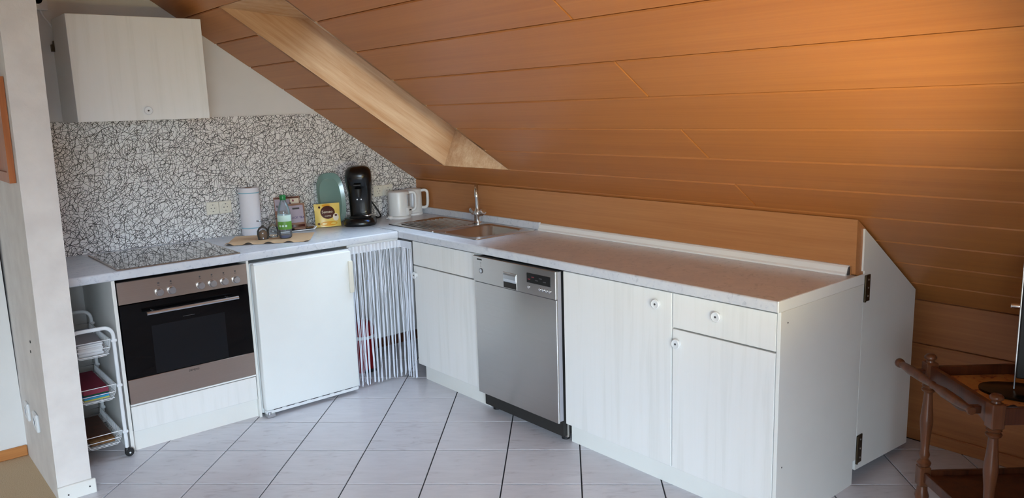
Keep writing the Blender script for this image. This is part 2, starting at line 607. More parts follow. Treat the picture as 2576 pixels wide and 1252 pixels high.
# ---- walls
tag(MB().box(-2.5, .8, YW + .0005, .2, -.12, 2.95).build('wall_back', 'wall', None, None), 'white painted wall behind the cooker', kind='structure')
# partition that ends in a white post; it leans a little
LEAN = .0155
def lean_prism(poly, z0, z1):
    vs = [(x + LEAN * z0, y, z0) for x, y in poly] + [(x + LEAN * z1, y, z1) for x, y in poly]
    n = len(poly)
    fs = [tuple(range(n)), tuple(range(2 * n - 1, n - 1, -1))] + [((i + 1) % n, i, n + i, n + (i + 1) % n) for i in range(n)]
    return MB().add(vs, fs)
part = lean_prism([(-2.319, -.869), (-2.319, .1), (-2.458, .1), (-2.455, -.25), (-2.444, -.869)], -.05, 2.95).build('wall_partition', 'plaster', None, None)
tag(part, 'narrow white partition wall ending in a post beside the cart', kind='structure')
tag(MB().box(-2.446, -2.305, -.885, -.869, 0, .062, bev=.003).build('baseboard_post', 'white', None, None), 'short white skirting board screwed to the post', kind='structure')
sk = bpy.data.objects['baseboard_post']
for x, z in ((-2.41, .025), (-2.33, .035)):
    MB().lathe([(.0035, 0), (.0035, .002), (0, .002)], (x, -.885, z), (0, -1, 0), 10).build('screw', 'grey_print', sk)
tag(MB().box(-5.4, -2.452, -.235, .2, -.12, 2.95).build('wall_alcove', 'wall', None, None), 'white wall left of the partition', kind='structure')
tag(MB().box(-5.3, -2.456, -.25, -.235, 0, .05, bev=.004).build('baseboard_left', 'skirting', None, None), 'orange wooden skirting board on the left wall', kind='structure')
# knee wall under the slope, right
kn = MB().box(.60, .8, -7.3, .2, -.12, .70).build('wall_right', 'kneewood', None, None)
tag(kn, 'low wooden knee wall under the roof slope', kind='structure')
for z0, z1 in ((.05, .446), (.450, .642)):
    for y0, y1 in ((-2.62, .03), (-5.2, -2.625), (-7.2, -5.205)):
        MB().box(.588, .60, y0, y1, z0, z1, bev=.002).build('panel', 'kneewood', kn)
tag(MB().box(.572, .588, -7.2, -2.99, 0, .055, bev=.003).build('baseboard_right', 'kneewood', None, None), 'wooden skirting along the knee wall', kind='structure')
# far walls of the room behind the camera, with their window openings
fw = MB().box(-5.4, -5.2, -7.3, -7.15, -.12, 2.95).box(-3.4, .8, -7.3, -7.15, -.12, 2.95).box(-5.2, -3.4, -7.3, -7.15, -.12, .1).box(-5.2, -3.4, -7.3, -7.15, 2.3, 2.95).build('wall_front', 'wall', None, None)
tag(fw, 'white wall behind the camera with a balcony door', kind='structure')
lw = MB().box(-5.4, -5.27, -7.3, -6.95, -.12, 2.95).box(-5.4, -5.27, -5.25, .2, -.12, 2.95).box(-5.4, -5.27, -6.95, -5.25, -.12, .1).box(-5.4, -5.27, -6.95, -5.25, 2.3, 2.95).build('wall_left', 'wall', None, None)
tag(lw, 'white wall on the far left with a glazed door', kind='structure')

# ---- roof slope of wooden planks, with the skylight shaft cut through
OP_X0, OP_X1, OP_Y0, OP_Y1 = -1.475, -.238, -1.146, -.556
def slab(mb, xa, xb, ya, yb, n0, n1):
    """slab on the roof slope: xa > xb are the plan positions of its lower and upper edge"""
    P = lambda x, n: Vector((x, 0, slope_z(x))) + SN * n
    a, b = P(xa, n0), P(xb, n0)
    c, d = P(xb, n1), P(xa, n1)
    return mb.prism([(a.x, a.z), (b.x, b.z), (c.x, c.z), (d.x, d.z)], ya, yb, 1)
back = MB()
TOPX = -2.7
XA, XB = OP_X1 + .024, OP_X0 - .024
slab(back, .8, XA, -7.3, .2, .014, .08)
slab(back, XB, TOPX, -7.3, .2, .014, .08)
slab(back, XA, XB, -7.3, OP_Y0 - .0185, .014, .08)
slab(back, XA, XB, OP_Y1 + .0185, .2, .014, .08)
ceil = back.build('ceiling', 'dark_wood', None, None)  # dark backing puts the shade of the plank seams into its colour
tag(ceil, 'sloping attic ceiling clad in reddish beech planks', kind='structure')
SEAMS = [.588, .428, .259, .096, -.075, -.237, -.403, -.579, -.753, -.930, -1.114, -1.295, -1.475, -1.655, -1.835, -2.015, -2.195, -2.375, -2.555, -2.62]
def plank(xa, xb, ya, yb):
    P0 = Vector((xa, 0, slope_z(xa)))
    W = (Vector((xb, 0, slope_z(xb))) - P0).length
    gp, ch, th = .0020, .0040, .013
    sec = [(gp, .004), (gp + ch, 0), (W - gp - ch, 0), (W - gp, .004), (W - gp, th), (gp, th)]
    prof = [P0 + SD * s + SN * n for s, n in sec]
    vs = []
    for y, ins in ((ya + .0018, 1), (yb - .0018, -1)):
        for (s, n), p in zip(sec, prof):
            e = .003 * ins if n == 0 else 0
            vs.append((p.x, y + e, p.z))
    k = len(sec)
    mb = MB().add(vs, [tuple(range(k)), tuple(range(2 * k - 1, k - 1, -1))] + [((i + 1) % k, i, k + i, k + (i + 1) % k) for i in range(k)])
    return mb.build('plank', 'slope', ceil)
JOINT = {4, 6, 8, 10}
for r in range(len(SEAMS) - 1):
    xa, xb = SEAMS[r], SEAMS[r + 1]
    cuts = [-7.2]
    cuts += [-5.05, -2.545] if r in JOINT else [-4.75 - .15 * (r % 3)]
    cuts += [YW]
    spans = list(zip(cuts[:-1], cuts[1:]))
    if xb >= OP_X0 - .001 and xa <= OP_X1 + .002:
        y0, y1 = spans.pop()
        spans += [(y0, OP_Y0), (OP_Y1, y1)]
    for y0, y1 in spans: plank(xa, xb, y0, y1)
fc = MB().box(-5.4, -2.585, -7.3, .2, 2.79, 2.9).build('ceiling', 'wall', None, None)
tag(fc, 'flat white ceiling over the middle of the room', kind='structure')

# skylight shaft boards and window
DEP = .236
Lo0 = Vector((OP_X1, 0, slope_z(OP_X1)))
Lo1 = Lo0 + Vector((.084, 0, .185)) * 1.178
Up0 = Vector((OP_X0, 0, slope_z(OP_X0)))
Up1 = Up0 + Vector((.487, 0, -.043))
th = .018
shaft = thing('trim_skylight', 'varnished wooden lining of the skylight shaft', None, (Lo0.x, (OP_Y0 + OP_Y1) / 2, Lo0.z))
tag(shaft, kind='structure')
side = [(Lo0.x, Lo0.z), (Lo1.x, Lo1.z), (Up1.x, Up1.z), (Up0.x, Up0.z)]
MB().prism(side, OP_Y1, OP_Y1 + th, 1).build('side_board', 'reveal', shaft)
MB().prism(side, OP_Y0 - th, OP_Y0, 1).build('side_board', 'reveal', shaft)
nb = (Lo1 - Lo0).normalized()
ob_ = Vector((nb.z, 0, -nb.x)) * th
MB().prism([(Lo0.x, Lo0.z), (Lo1.x, Lo1.z), (Lo1.x + ob_.x, Lo1.z + ob_.z), (Lo0.x + ob_.x, Lo0.z + ob_.z)], OP_Y0, OP_Y1, 1).build('bottom_board', 'reveal', shaft)
MB().prism([(Up0.x, Up0.z), (Up1.x, Up1.z), (Up1.x, Up1.z + th), (Up0.x, Up0.z + th)], OP_Y0, OP_Y1, 1).build('top_board', 'reveal', shaft)
win = thing('window_1', 'roof window closing the skylight shaft', None, tuple(Lo1 + Vector((0, -.851, 0))))
tag(win, kind='structure')
def wbar(xa, xb, ya, yb, n0, n1, name, mat, parent):
    o = Lo1 - SN * 0
    L = (Up1 - Lo1).length
    A = lambda s, n: o + SD * s + SN * n
    a, b, c, d = A(xa, n0), A(xb, n0), A(xb, n1), A(xa, n1)
    return MB().prism([(a.x, a.z), (b.x, b.z), (c.x, c.z), (d.x, d.z)], ya, yb, 1).build(name, mat, parent)
L = (Up1 - Lo1).length
fr = .045
wbar(-.03, fr, OP_Y0 - .03, OP_Y1 + .03, .006, .06, 'frame_bar', 'skirting', win)
wbar(L - fr, L + .03, OP_Y0 - .03, OP_Y1 + .03, .006, .06, 'frame_bar', 'skirting', win)
wbar(fr, L - fr, OP_Y1 - fr, OP_Y1 + .03, .006, .06, 'frame_bar', 'skirting', win)
wbar(fr, L - fr, OP_Y0 - .03, OP_Y0 + fr, .006, .06, 'frame_bar', 'skirting', win)
wbar(fr, L - fr, OP_Y0 + fr, OP_Y1 - fr, .03, .036, 'pane', 'pane', win)

# glazed doors of the far corner, behind the camera
wd = thing('window_2', 'glazed balcony door in the wall behind the camera', None, (-4.3, -7.22, .1))
tag(wd, kind='structure')
for x0, x1, z0, z1 in ((-5.2, -5.13, .1, 2.3), (-3.47, -3.4, .1, 2.3), (-4.34, -4.26, .17, 2.23), (-5.13, -3.47, .1, .17), (-5.13, -3.47, 2.23, 2.3)):
    bx('frame_bar', 'white', wd, x0, x1, -7.25, -7.19, z0, z1)
for x0, x1 in ((-5.13, -4.34), (-4.26, -3.47)):
    bx('pane', 'pane', wd, x0, x1, -7.224, -7.216, .17, 2.23)
wd = thing('window_3', 'glazed door in the wall on the far left', None, (-5.33, -6.1, .1))
tag(wd, kind='structure')
for y0, y1, z0, z1 in ((-6.95, -6.88, .1, 2.3), (-5.32, -5.25, .1, 2.3), (-6.14, -6.06, .17, 2.23), (-6.88, -5.32, .1, .17), (-6.88, -5.32, 2.23, 2.3)):
    bx('frame_bar', 'white', wd, -5.36, -5.30, y0, y1, z0, z1)
for y0, y1 in ((-6.88, -6.14), (-6.06, -5.32)):
    bx('pane', 'pane', wd, -5.334, -5.326, y0, y1, .17, 2.23)

# ---- boxing behind the long worktop
bxg = thing('trim_boxing', 'low beech boxing between the long worktop and the roof slope', None, (XP, -1.45, ZT))
tag(bxg, kind='structure')
zt_ = slope_z(XP) - .004
MB().prism([(XP, ZT - .04), (XP + .016, ZT - .04), (XP + .016, slope_z(XP + .016) - .002), (XP, zt_)], -2.945, YW, 1).build('front_panel', 'boxing', bxg)
MB().prism([(XP, ZT + .004), (.012, ZT - .03), (.012, slope_z(.012) - .003), (XP, zt_)], -2.961, -2.946, 1).build('end_panel', 'boxing', bxg)
MB().box(XP - .003, XP + .006, -2.962, -2.945, ZT + .036, zt_ - .003).build('edge_strip', 'boxing', bxg)

# ---- white eaves door beyond the end of the run
dr = thing('door_1', 'white slanted-top eaves door with two dark hinges', None, (.02, YE, 0))
tag(dr, kind='structure')
DX0, DX1 = .002, .462
MB().prism([(DX0, .055), (DX1, .03), (DX1, slope_z(DX1) - .012), (DX0 - .012, slope_z(DX0 - .012) - .012), (DX0 - .012, .87), (DX0, .87)], YE + .002, YE + .018, 1).build('door_leaf', 'white', dr)
for z0, z1 in ((.748, .852), (.083, .20)):
    hg = bx('hinge', 'brass_dark', dr, .003, .042, YE - .003, YE + .001, z0, z1)
    MB().tube([(.002, YE - .004, z0), (.002, YE - .004, z1)], .005, 8).build('hinge_pin', 'brass_dark', hg)
    for k in range(3):
        MB().lathe([(.004, 0), (.004, .002), (0, .002)], (.028, YE - .003, z0 + .02 + k * (z1 - z0 - .04) / 2), (0, -1, 0), 8).build('screw', 'alu', hg)

# ================================================================ THE BIG THINGS
def knob(parent, o, d):
    """small round white furniture knob with a dark screw in its middle"""
    mb = MB().lathe([(.012, 0), (.010, .006), (.012, .010), (.019, .013), (.020, .018), (.017, .021), (.012, .0195), (.004, .019)], o, d, 20)
    mb.use(1).lathe([(.0042, .0185), (.0042, .0205), (0, .0205)], o, d, 10)
    return mb.build('knob', ['plastic', 'grey_print'], parent)

# ---- splashback
sb = MB()
zspl = 1.5213
xr = (ZS - zspl) / T
sb.prism([(-2.31, .80), (XP, .80), (XP, slope_z(XP) - .002), (xr, zspl), (-2.295, zspl)], YW - .006, YW, 1)
tag(sb.build('splashback', 'splash', None, None), 'white wall panel covered in a black scribble pattern', 'splashback')
# baseboard in the dead corner
tag(MB().box(-.9, -.06, YW - .014, YW, 0, .06).build('baseboard_back', 'dark_wood', None, None), 'dark skirting at the back of the curtained corner', kind='structure')

# ---- worktops
wl = thing('worktop', 'short marbled worktop carrying the black cooktop', 'worktop', (-1.45, -.28, ZB))
bx('slab', 'worktop', wl, -2.305, -.603, -.6, YW - .006, ZB, ZT, bev=.007, seg=3)
bx('joint_strip', 'alu', wl, -.603, -.600, -.597, YW - .008, ZB + .004, ZT + .0006)
wr = thing('worktop', 'long marbled worktop holding the steel sink', 'worktop', (-.33, -1.45, ZB))
mb = MB()
fe = [(-.488, ZB), (-.488, ZT)] + [(-.592 - .008 * math.sin(a), ZT - .008 + .008 * math.cos(a)) for a in [math.pi / 2 * k / 5 for k in range(6)]]
fe += [(-.595 - .005 * math.cos(a), ZB + .005 - .005 * math.sin(a)) for a in [math.pi / 2 * k / 3 for k in range(4)]]
mb.prism(fe, YE + .004, YW - .006, 1)
mb.box(-.488, -.120, YE + .004, -1.168, ZB, ZT)
mb.box(-.488, -.120, -.802, YW - .006, ZB, ZT)
mb.box(-.120, XP - .001, YE + .004, YW - .006, ZB, ZT)
mb.build('slab', 'worktop', wr)
MB().box(-.594, .0, YE, YE + .004, ZB, ZT - .001).build('edge_band', 'edge', wr)
# upstand: a taller flat strip by the sink, then a rounded sealing profile
up = tag(MB().box(XP - .018, XP - .001, -1.195, YW - .008, ZT, ZT + .041, bev=.003).build('upstand', 'worktop', None), 'flat marbled upstand strip behind the sink', 'upstand')
prof = [(XP - .030, ZT), (XP - .030, ZT + .006), (XP - .024, ZT + .012), (XP - .017, ZT + .030), (XP - .010, ZT + .036), (XP - .001, ZT + .037), (XP - .001, ZT)]
sp = thing('sealing_strip', 'white plastic sealing strip along the back of the long worktop', 'sealing strip', (XP - .015, -2.07, ZT))
MB().prism(prof, -2.938, -1.197, 1).build('profile', 'edge', sp)
MB().prism([(XP - .022, ZT + .002), (XP - .012, ZT + .030), (XP - .003, ZT + .033), (XP - .003, ZT + .002)], -2.942, -2.938, 1).build('end_cap', 'grey_print', sp)

# ---- oven in its housing
oc = thing('oven_cabinet', 'white cabinet housing the built-in oven, with a low drawer', 'cabinet', (-1.77, -.28, 0))
bx('side_panel', 'white', oc, -2.090, -2.075, -.578, YW - .008, 0, ZB)
bx('side_panel', 'white', oc, -1.474, -1.462, -.578, YW - .008, 0, ZB)
bx('shelf', 'white', oc, -2.075, -1.474, -.55, YW - .008, .205, .222)
bx('drawer', 'ash', oc, -2.070, -1.478, -.58, -.562, .100, .219, bev=.0015)
bx('plinth', 'white', oc, -2.075, -1.474, -.552, -.538, 0, .094)
ov = thing('oven', 'steel and black glass built-in oven under the cooktop', 'oven', (-1.77, -.3, .223))
bx('body', 'gap', ov, -2.06, -1.486, -.56, -.03, .2225, .80)
cpnl = bx('control_panel', 'steel_oven', ov, -2.070, -1.476, -.582, -.56, .702, .8055, bev=.0015)
for k, x in enumerate((-1.893, -1.838, -1.705, -1.648, -1.591, -1.534)):
    kb = MB()
    kb.lathe([(.0185, 0), (.0185, .003), (.0165, .004), (.0160, .020), (.0145, .022), (0, .022)], (x, -.582, .735), (0, -1, 0), 28)
    kn_ = kb.build('knob', 'alu', cpnl)
    bx('mark', 'grey_print', cpnl, x - .005, x + .005, -.5826, -.5818, .7655, .7675)
    if k != 0:
        MB().lathe([(.0042, 0), (.0042, .0007), (0, .0007)], (x, -.582, .777), (0, -1, 0), 10).build('mark', 'grey_print', cpnl)
    else:
        bx('mark', 'grey_print', cpnl, x - .005, x + .005, -.5826, -.5818, .774, .781)
od = bx('door', 'black_glass', ov, -2.070, -1.476, -.582, -.56, .350, .699, bev=.0015)
bx('oven_window', 'window_glass_dark', od, -1.944, -1.604, -.5828, -.581, .354, .583)
bx('print_line', 'grey_print', od, -1.80, -1.745, -.5826, -.581, .600, .602)
hd = MB().tube([(-1.968, -.628, .654), (-1.545, -.628, .654)], .0085, 14)
for x in (-1.93, -1.583): hd.tube([(x, -.582, .654), (x, -.628, .654)], .006, 10)
hd.build('handle', 'alu', od)
bx('steel_strip', 'steel_oven', od, -2.070, -1.476, -.583, -.56, .232, .349, bev=.0015)
lettering('brand_lettering', 'SIEMENS', .0135, 'black', od, (-1.775, -.5832, .331), (1, 0, 0), (0, 0, 1))
bx('trim', 'edge', ov, -2.070, -1.476, -.58, -.56, .2235, .2305)

# ---- cooktop
ck = thing('cooktop', 'black ceramic glass cooktop in a thin metal frame', 'cooktop', (-1.78, -.31, ZT))
bx('glass', 'cook_glass', ck, -2.054, -1.508, -.580, -.048, ZT + .0005, ZT + .006, bev=.001)
fm = MB().box(-2.061, -2.053, -.587, -.041, ZT + .0002, ZT + .005).box(-1.509, -1.501, -.587, -.041, ZT + .0002, ZT + .005).box(-2.053, -1.509, -.587, -.579, ZT + .0002, ZT + .005).box(-2.053, -1.509, -.049, -.041, ZT + .0002, ZT + .005)
fm.build('frame', 'steel_oven', ck)
for x, y, r in ((-1.92, -.44, .09), (-1.64, -.44, .07), (-1.92, -.18, .07), (-1.64, -.18, .09)):
    ring = MB().lathe([(r, 0), (r, .0004), (r - .002, .0004), (r - .002, 0)], (x, y, ZT + .0059), (0, 0, 1), 40)
    ring.build('cooking_zone', 'grey_print', ck)

# ---- fridge
fg = thing('refrigerator', 'white under-counter refrigerator between oven and string curtain', 'refrigerator', (-1.19, -.28, 0))
bx('body', 'enamel', fg, -1.456, -.922, -.568, -.01, .012, .800, bev=.004)
fd = bx('door', 'enamel', fg, -1.456, -.922, -.628, -.574, .040, .797, bev=.006, seg=2)
bx('door_seal', 'paper_grey', fg, -1.448, -.930, -.575, -.567, .046, .790)
bx('top_trim', 'plastic', fd, -1.452, -.926, -.612, -.576, .797, .804)
hb = MB().box(-.945, -.921, -.640, -.626, .570, .745, bev=.004, seg=2)
hb.box(-.930, -.916, -.634, -.60, .575, .74, bev=.003)
hb.build('handle', 'ivory', fd)
bx('kick_strip', 'plastic', fg, -1.452, -.926, -.618, -.58, .018, .036, bev=.002)
for k in range(7):
    bx('vent_slot', 'gap', fg, -1.415 + k * .068, -1.370 + k * .068, -.6188, -.6175, .0345, .0372)
hg = MB().box(-1.452, -1.412, -.63, -.58, .004, .018).lathe([(.010, 0), (.010, .012), (0, .012)], (-1.44, -.618, .018), (0, 0, 1), 12)
hg.build('hinge', 'alu', fg)
for x in (-1.43, -.95):
    MB().lathe([(.018, 0), (.014, .012)], (x, -.05, 0), (0, 0, 1), 12).build('foot', 'black', fg)
    MB().lathe([(.018, 0), (.014, .012)], (x, -.53, 0), (0, 0, 1), 12).build('foot', 'black', fg)

# ---- sink cabinet
XF = -.58
def carcass(t, y0, y1, tk=.016, shelf=True):
    bx('side_panel', 'white', t, XF + .02, XP - .01, y1 - tk, y1, .10, ZB)
    bx('side_panel', 'white', t, XF + .02, XP - .01, y0, y0 + tk, .10, ZB)
    bx('bottom_panel', 'white', t, XF + .02, XP - .01, y0 + tk, y1 - tk, .10, .116)
    bx('back_panel', 'white', t, XP - .010, XP - .004, y0, y1, .10, ZB)
s1 = thing('sink_cabinet', 'white cabinet under the steel sink with one door', 'cabinet', (-.33, -.985, 0))
carcass(s1, -1.268, -.702)
bx('drawer_front', 'ash', s1, XF, XF + .018, -1.267, -.703, .680, .812, bev=.0015)
d1 = bx('door', 'ash', s1, XF, XF + .018, -1.267, -.703, .104, .674, bev=.0015)
knob(d1, (XF, -.728, .624), (-1, 0, 0))
bx('plinth', 'white', s1, -.532, -.518, -1.296, -.702, 0, .10)

# ---- dishwasher
dw = thing('dishwasher', 'stainless steel dishwasher with dark display panel', 'dishwasher', (-.34, -1.596, 0))
bx('body', 'gap', dw, -.572, -.08, -1.884, -1.306, .03, .806)
bx('inner_door', 'paper_grey', dw, -.598, -.573, -1.888, -1.304, .11, .806)
dd = bx('door', 'steel_dish', dw, -.608, -.597, -1.893, -1.302, .104, .682, bev=.002)
dc = bx('control_panel', 'steel_dish', dw, -.613, -.597, -1.895, -1.300, .684, .812, bev=.002)
# grip: bright curved plate over a dark one, recess shade put in colour
gx = -.6134
gp = MB().box(gx - .0016, gx + .006, -1.633, -1.534, .686, .762, bev=.001)
gp.build('grip_frame', 'steel_dish', dc)
MB().prism([(gx - .0016, .758), (gx - .0050, .750), (gx - .0060, .732), (gx - .0030, .718), (gx - .0016, .716)], -1.628, -1.539, 1).build('grip', 'alu', dc)
bx('grip_recess_shade', 'gap', dc, gx - .0022, gx + .001, -1.629, -1.538, .689, .718)
bx('display', 'black_gloss', dc, gx - .0012, gx + .001, -1.862, -1.705, .738, .782)
for k in range(5):
    bx('display_print', 'red_print' if k < 2 else 'grey_print', dc, gx - .0016, gx, -1.730 - k * .026, -1.712 - k * .026, .752 + (k % 2) * .012, .756 + (k % 2) * .012)
for y in (-1.716, -1.792, -1.814, -1.836, -1.858):
    MB().lathe([(.0065, 0), (.0065, .002), (.005, .003), (0, .003)], (gx, y, .716), (-1, 0, 0), 14).build('button', 'chrome', dc)
pb = MB().lathe([(.013, 0), (.013, .0015), (.0105, .0015), (.0105, .0008), (0, .0008)], (gx, -1.363, .742), (-1, 0, 0), 20)
pb.build('power_button', 'grey_print', dc)
MB().lathe([(.0095, 0), (.0095, .0022), (0, .0022)], (gx, -1.363, .742), (-1, 0, 0), 18).build('power_button_cap', 'alu', dc)
for k in range(4): bx('mark', 'grey_print', dc, gx - .0008, gx + .001, -1.364, -1.362, .762 + k * .007, .764 + k * .007)
lettering('brand_lettering', 'SIEMENS', .010, 'black', dc, (gx - .0004, -1.352, .797), (0, -1, 0), (0, 0, 1))
bx('kick_plate', 'steel_dish', dw, -.552, -.540, -1.889, -1.305, .022, .100)
MB().lathe([(.004, 0), (.004, .001), (0, .001)], (-.552, -1.872, .062), (-1, 0, 0), 10).build('screw_hole', 'black', dw)
for y in (-1.34, -1.85):
    MB().lathe([(.02, 0), (.02, .012), (.008, .014), (.008, .04)], (-.525, y, 0), (0, 0, 1), 12).build('foot', 'black', dw)
    MB().lathe([(.02, 0), (.02, .012), (.008, .014), (.008, .04)], (-.12, y, 0), (0, 0, 1), 12).build('foot', 'black', dw)

# ---- two base cabinets right of the dishwasher
s2 = thing('base_cabinet', 'white one-door cabinet between dishwasher and drawer cabinet', 'cabinet', (-.33, -2.21, 0))
carcass(s2, -2.508, -1.908)
d2 = bx('door', 'ash', s2, XF, XF + .018, -2.507, -1.910, .104, .812, bev=.0015)
knob(d2, (XF, -2.441, .759), (-1, 0, 0))
s3 = thing('drawer_cabinet', 'white end cabinet with a drawer above its door', 'cabinet', (-.33, -2.735, 0))
carcass(s3, -2.955, -2.509)
d3 = bx('drawer', 'ash', s3, XF, XF + .018, -2.953, -2.513, .678, .812, bev=.0015)
knob(d3, (XF, -2.720, .760), (-1, 0, 0))
d4 = bx('door', 'ash', s3, XF, XF + .018, -2.953, -2.513, .104, .672, bev=.0015)
knob(d4, (XF, -2.541, .620), (-1, 0, 0))
ep = bx('end_panel', 'white', s3, XF + .001, -.004, YE, -2.956, .100, ZB - .001, bev=.001)
for x, z in ((-.535, .775), (-.545, .25)):
    MB().lathe([(.003, 0), (.003, .0008), (0, .0008)], (x, YE, z), (0, -1, 0), 8).build('screw_cap', 'grey_print', ep)
pl = thing('plinth', 'long white plinth board under the two right-hand cabinets', 'plinth', (-.35, -2.43, 0))
bx('front_board', 'white', pl, -.532, -.518, -2.965, -1.897, 0, .099)
bx('end_board', 'white', pl, -.518, -.018, -2.967, -2.952, 0, .098)

# ---- wall cabinet
wc = thing('wall_cabinet', 'white wall cabinet above the patterned splashback', 'cabinet', (-1.78, -.13, 1.518))
WX0, WX1, WZ0, WZ1 = -2.079, -1.481, 1.518, 2.001
YC = -.272
MB().prism([(YC, WZ0), (YW, WZ0), (YW, 1.852), (YW - .032, 1.852), (YW - .032, WZ1), (YC, WZ1)], WX0, WX0 + .016, 0).build('side_panel', 'white', wc)
bx('side_panel', 'white', wc, WX1 - .016, WX1, YC, YW, WZ0, WZ1)
bx('top_panel', 'white', wc, WX0 + .016, WX1 - .016, YC, YW - .02, WZ1 - .016, WZ1)
bx('bottom_panel', 'white', wc, WX0 + .016, WX1 - .016, YC, YW, WZ0, WZ0 + .016)
bx('back_panel', 'white', wc, WX0 + .016, WX1 - .016, YW - .030, YW - .022, WZ0 + .016, WZ1 - .016)
wd_ = bx('door', 'ash', wc, WX0 - .001, WX1 + .001, YC - .020, YC - .0015, WZ0, WZ1, bev=.0015)
knob(wd_, (-1.775, YC - .020, 1.563), (0, -1, 0))
bk = MB().box(WX0 - .012, WX0 + .012, YW - .028, YW - .002, 1.856, 1.888).box(WX0 - .002, WX0 + .008, YW - .026, YW - .002, 1.888, 1.905)
bk.build('hanging_bracket', 'brass_dark', wc)

# ---- sink and tap
def rrect(cx, cy, hx, hy, r, z, n=5):
    out = []
    for sx, sy, a0 in ((1, 1, 0), (-1, 1, .5), (-1, -1, 1), (1, -1, 1.5)):
        for k in range(n + 1):
            a = math.pi * (a0 + .5 * k / n)
            out.append((cx + sx * (hx - r) + r * math.cos(a), cy + sy * (hy - r) + r * math.sin(a), z))
    return out
def loft(mb, loops, cap0=False, cap1=True, smooth=True):
    n = len(loops[0])
    vs = [p for l in loops for p in l]
    fs = []
    for i in range(len(loops) - 1):
        for k in range(n):
            fs.append((i * n + k, i * n + (k + 1) % n, (i + 1) * n + (k + 1) % n, (i + 1) * n + k))
    if cap0: fs.append(tuple(range(n)))
    if cap1: fs.append(tuple((len(loops) - 1) * n + k for k in range(n)))
    return mb.add(vs, fs, smooth)
sk_ = thing('sink', 'stainless steel inset sink with ribbed drainer', 'sink', (-.295, -.755, ZT))
zs_ = ZT + .0045
mb = MB()
cy, hy = -.985, .165
loft(mb, [rrect(-.298, -.992, .208, .200, .02, ZT + .0005), rrect(-.298, -.992, .207, .199, .02, zs_), rrect(-.310, cy, .172, hy, .06, zs_ + .0008),
          rrect(-.310, cy, .166, hy - .006, .06, zs_ - .006), rrect(-.310, cy, .150, hy - .022, .06, .73), rrect(-.310, cy, .125, hy - .045, .05, .712)])
mb.build('basin', 'steel_sink', sk_)
mb = MB()
loft(mb, [rrect(-.298, -.556, .208, .2335, .02, ZT + .0005), rrect(-.298, -.556, .207, .2330, .02, zs_), rrect(-.300, -.560, .180, .205, .04, zs_ + .0008),
          rrect(-.300, -.560, .174, .199, .04, zs_ - .003)])
dn = mb.build('drainer', 'steel_sink', sk_)
for k in range(11):
    x = -.45 + k * .030
    MB().prism([(x - .007, zs_ - .003), (x - .004, zs_ + .0012), (x + .004, zs_ + .0012), (x + .007, zs_ - .003)], -.735, -.40, 1).build('rib', 'steel_sink', dn)
MB().lathe([(.035, 0), (.033, .003), (.012, .004), (0, .002)], (-.31, cy, .712), (0, 0, 1), 24).build('drain', 'chrome', sk_)

tp = thing('tap', 'chrome two-handle mixer tap behind the sink bowl', 'tap', (-.142, -.735, zs_))
TX, TY = -.142, -.735
td = Vector((-.63, -.776, 0))
MB().lathe([(.027, 0), (.027, .006), (.021, .010), (.021, .045), (.023, .055), (.019, .072), (.012, .082), (.010, .095)], (TX, TY, zs_), (0, 0, 1), 24).build('body', 'chrome', tp)
pts = [Vector((TX, TY, .94)), Vector((TX, TY, .99)), Vector((TX, TY, 1.03)) + td * .006]
pts += [Vector((TX, TY, 1.035)) + td * (.062 - .055 * math.cos(a)) + Vector((0, 0, .055 * math.sin(a))) for a in [math.radians(20 + 16 * k) for k in range(10)]]
pts += [pts[-1] + Vector((0, 0, -.02))]
MB().tube(pts, [.0105] * (len(pts) - 2) + [.0115, .0115], 14).build('spout', 'chrome', tp)
for sgn in (1, -1):
    o = Vector((TX, TY, zs_ + .035))
    d = Vector((td.y * .0, sgn * .82, .57)).normalized()
    h = MB().lathe([(.010, .012), (.010, .034), (.017, .040), (.0195, .066), (.016, .074), (0, .075)], o, d, 8, smooth=False)
    h.build('handle', 'chrome', tp)

# ---- string curtain across the dead corner
cu = thing('string_curtain', 'white string curtain hanging from the worktop in the corner', 'curtain', (-.75, -.58, .02))
path = [(-.912, -.578), (-.600, -.578), (-.586, -.586), (-.584, -.698)]
def along(t):
    seg = [math.dist(path[i], path[i + 1]) for i in range(len(path) - 1)]
    d = t * sum(seg)
    for i, s in enumerate(seg):
        if d <= s or i == len(seg) - 1:
            k = min(1, d / s)
            return (path[i][0] + (path[i + 1][0] - path[i][0]) * k, path[i][1] + (path[i + 1][1] - path[i][1]) * k)
        d -= s
hdr = MB()
for i in range(60):
    a, b = along(i / 60.), along((i + 1) / 60.)
    wob = lambda k: .0022 * math.sin(k * 2.1) + .001 * math.sin(k * 5.3)
    pa = (a[0], a[1] + wob(i)); pb_ = (b[0], b[1] + wob(i + 1))
    nrm = Vector((-(pb_[1] - pa[1]), pb_[0] - pa[0])).normalized() * .0012
    vs = [(p[0] + s * nrm.x, p[1] + s * nrm.y, z) for z in (.766, .806) for p in (pa, pb_) for s in (-1, 1)]
    hdr.add(vs, [(0, 1, 3, 2), (4, 6, 7, 5), (0, 2, 6, 4), (1, 5, 7, 3), (0, 4, 5, 1), (2, 3, 7, 6)], True)
hdr.build('header_tape', 'string', cu)
bx('curtain_rail', 'plastic', cu, -.914, -.594, -.574, -.566, .802, .8195)
clumps = [(.03 + .058 * k + random.uniform(-.012, .012)) for k in range(17)]
fine = MB()
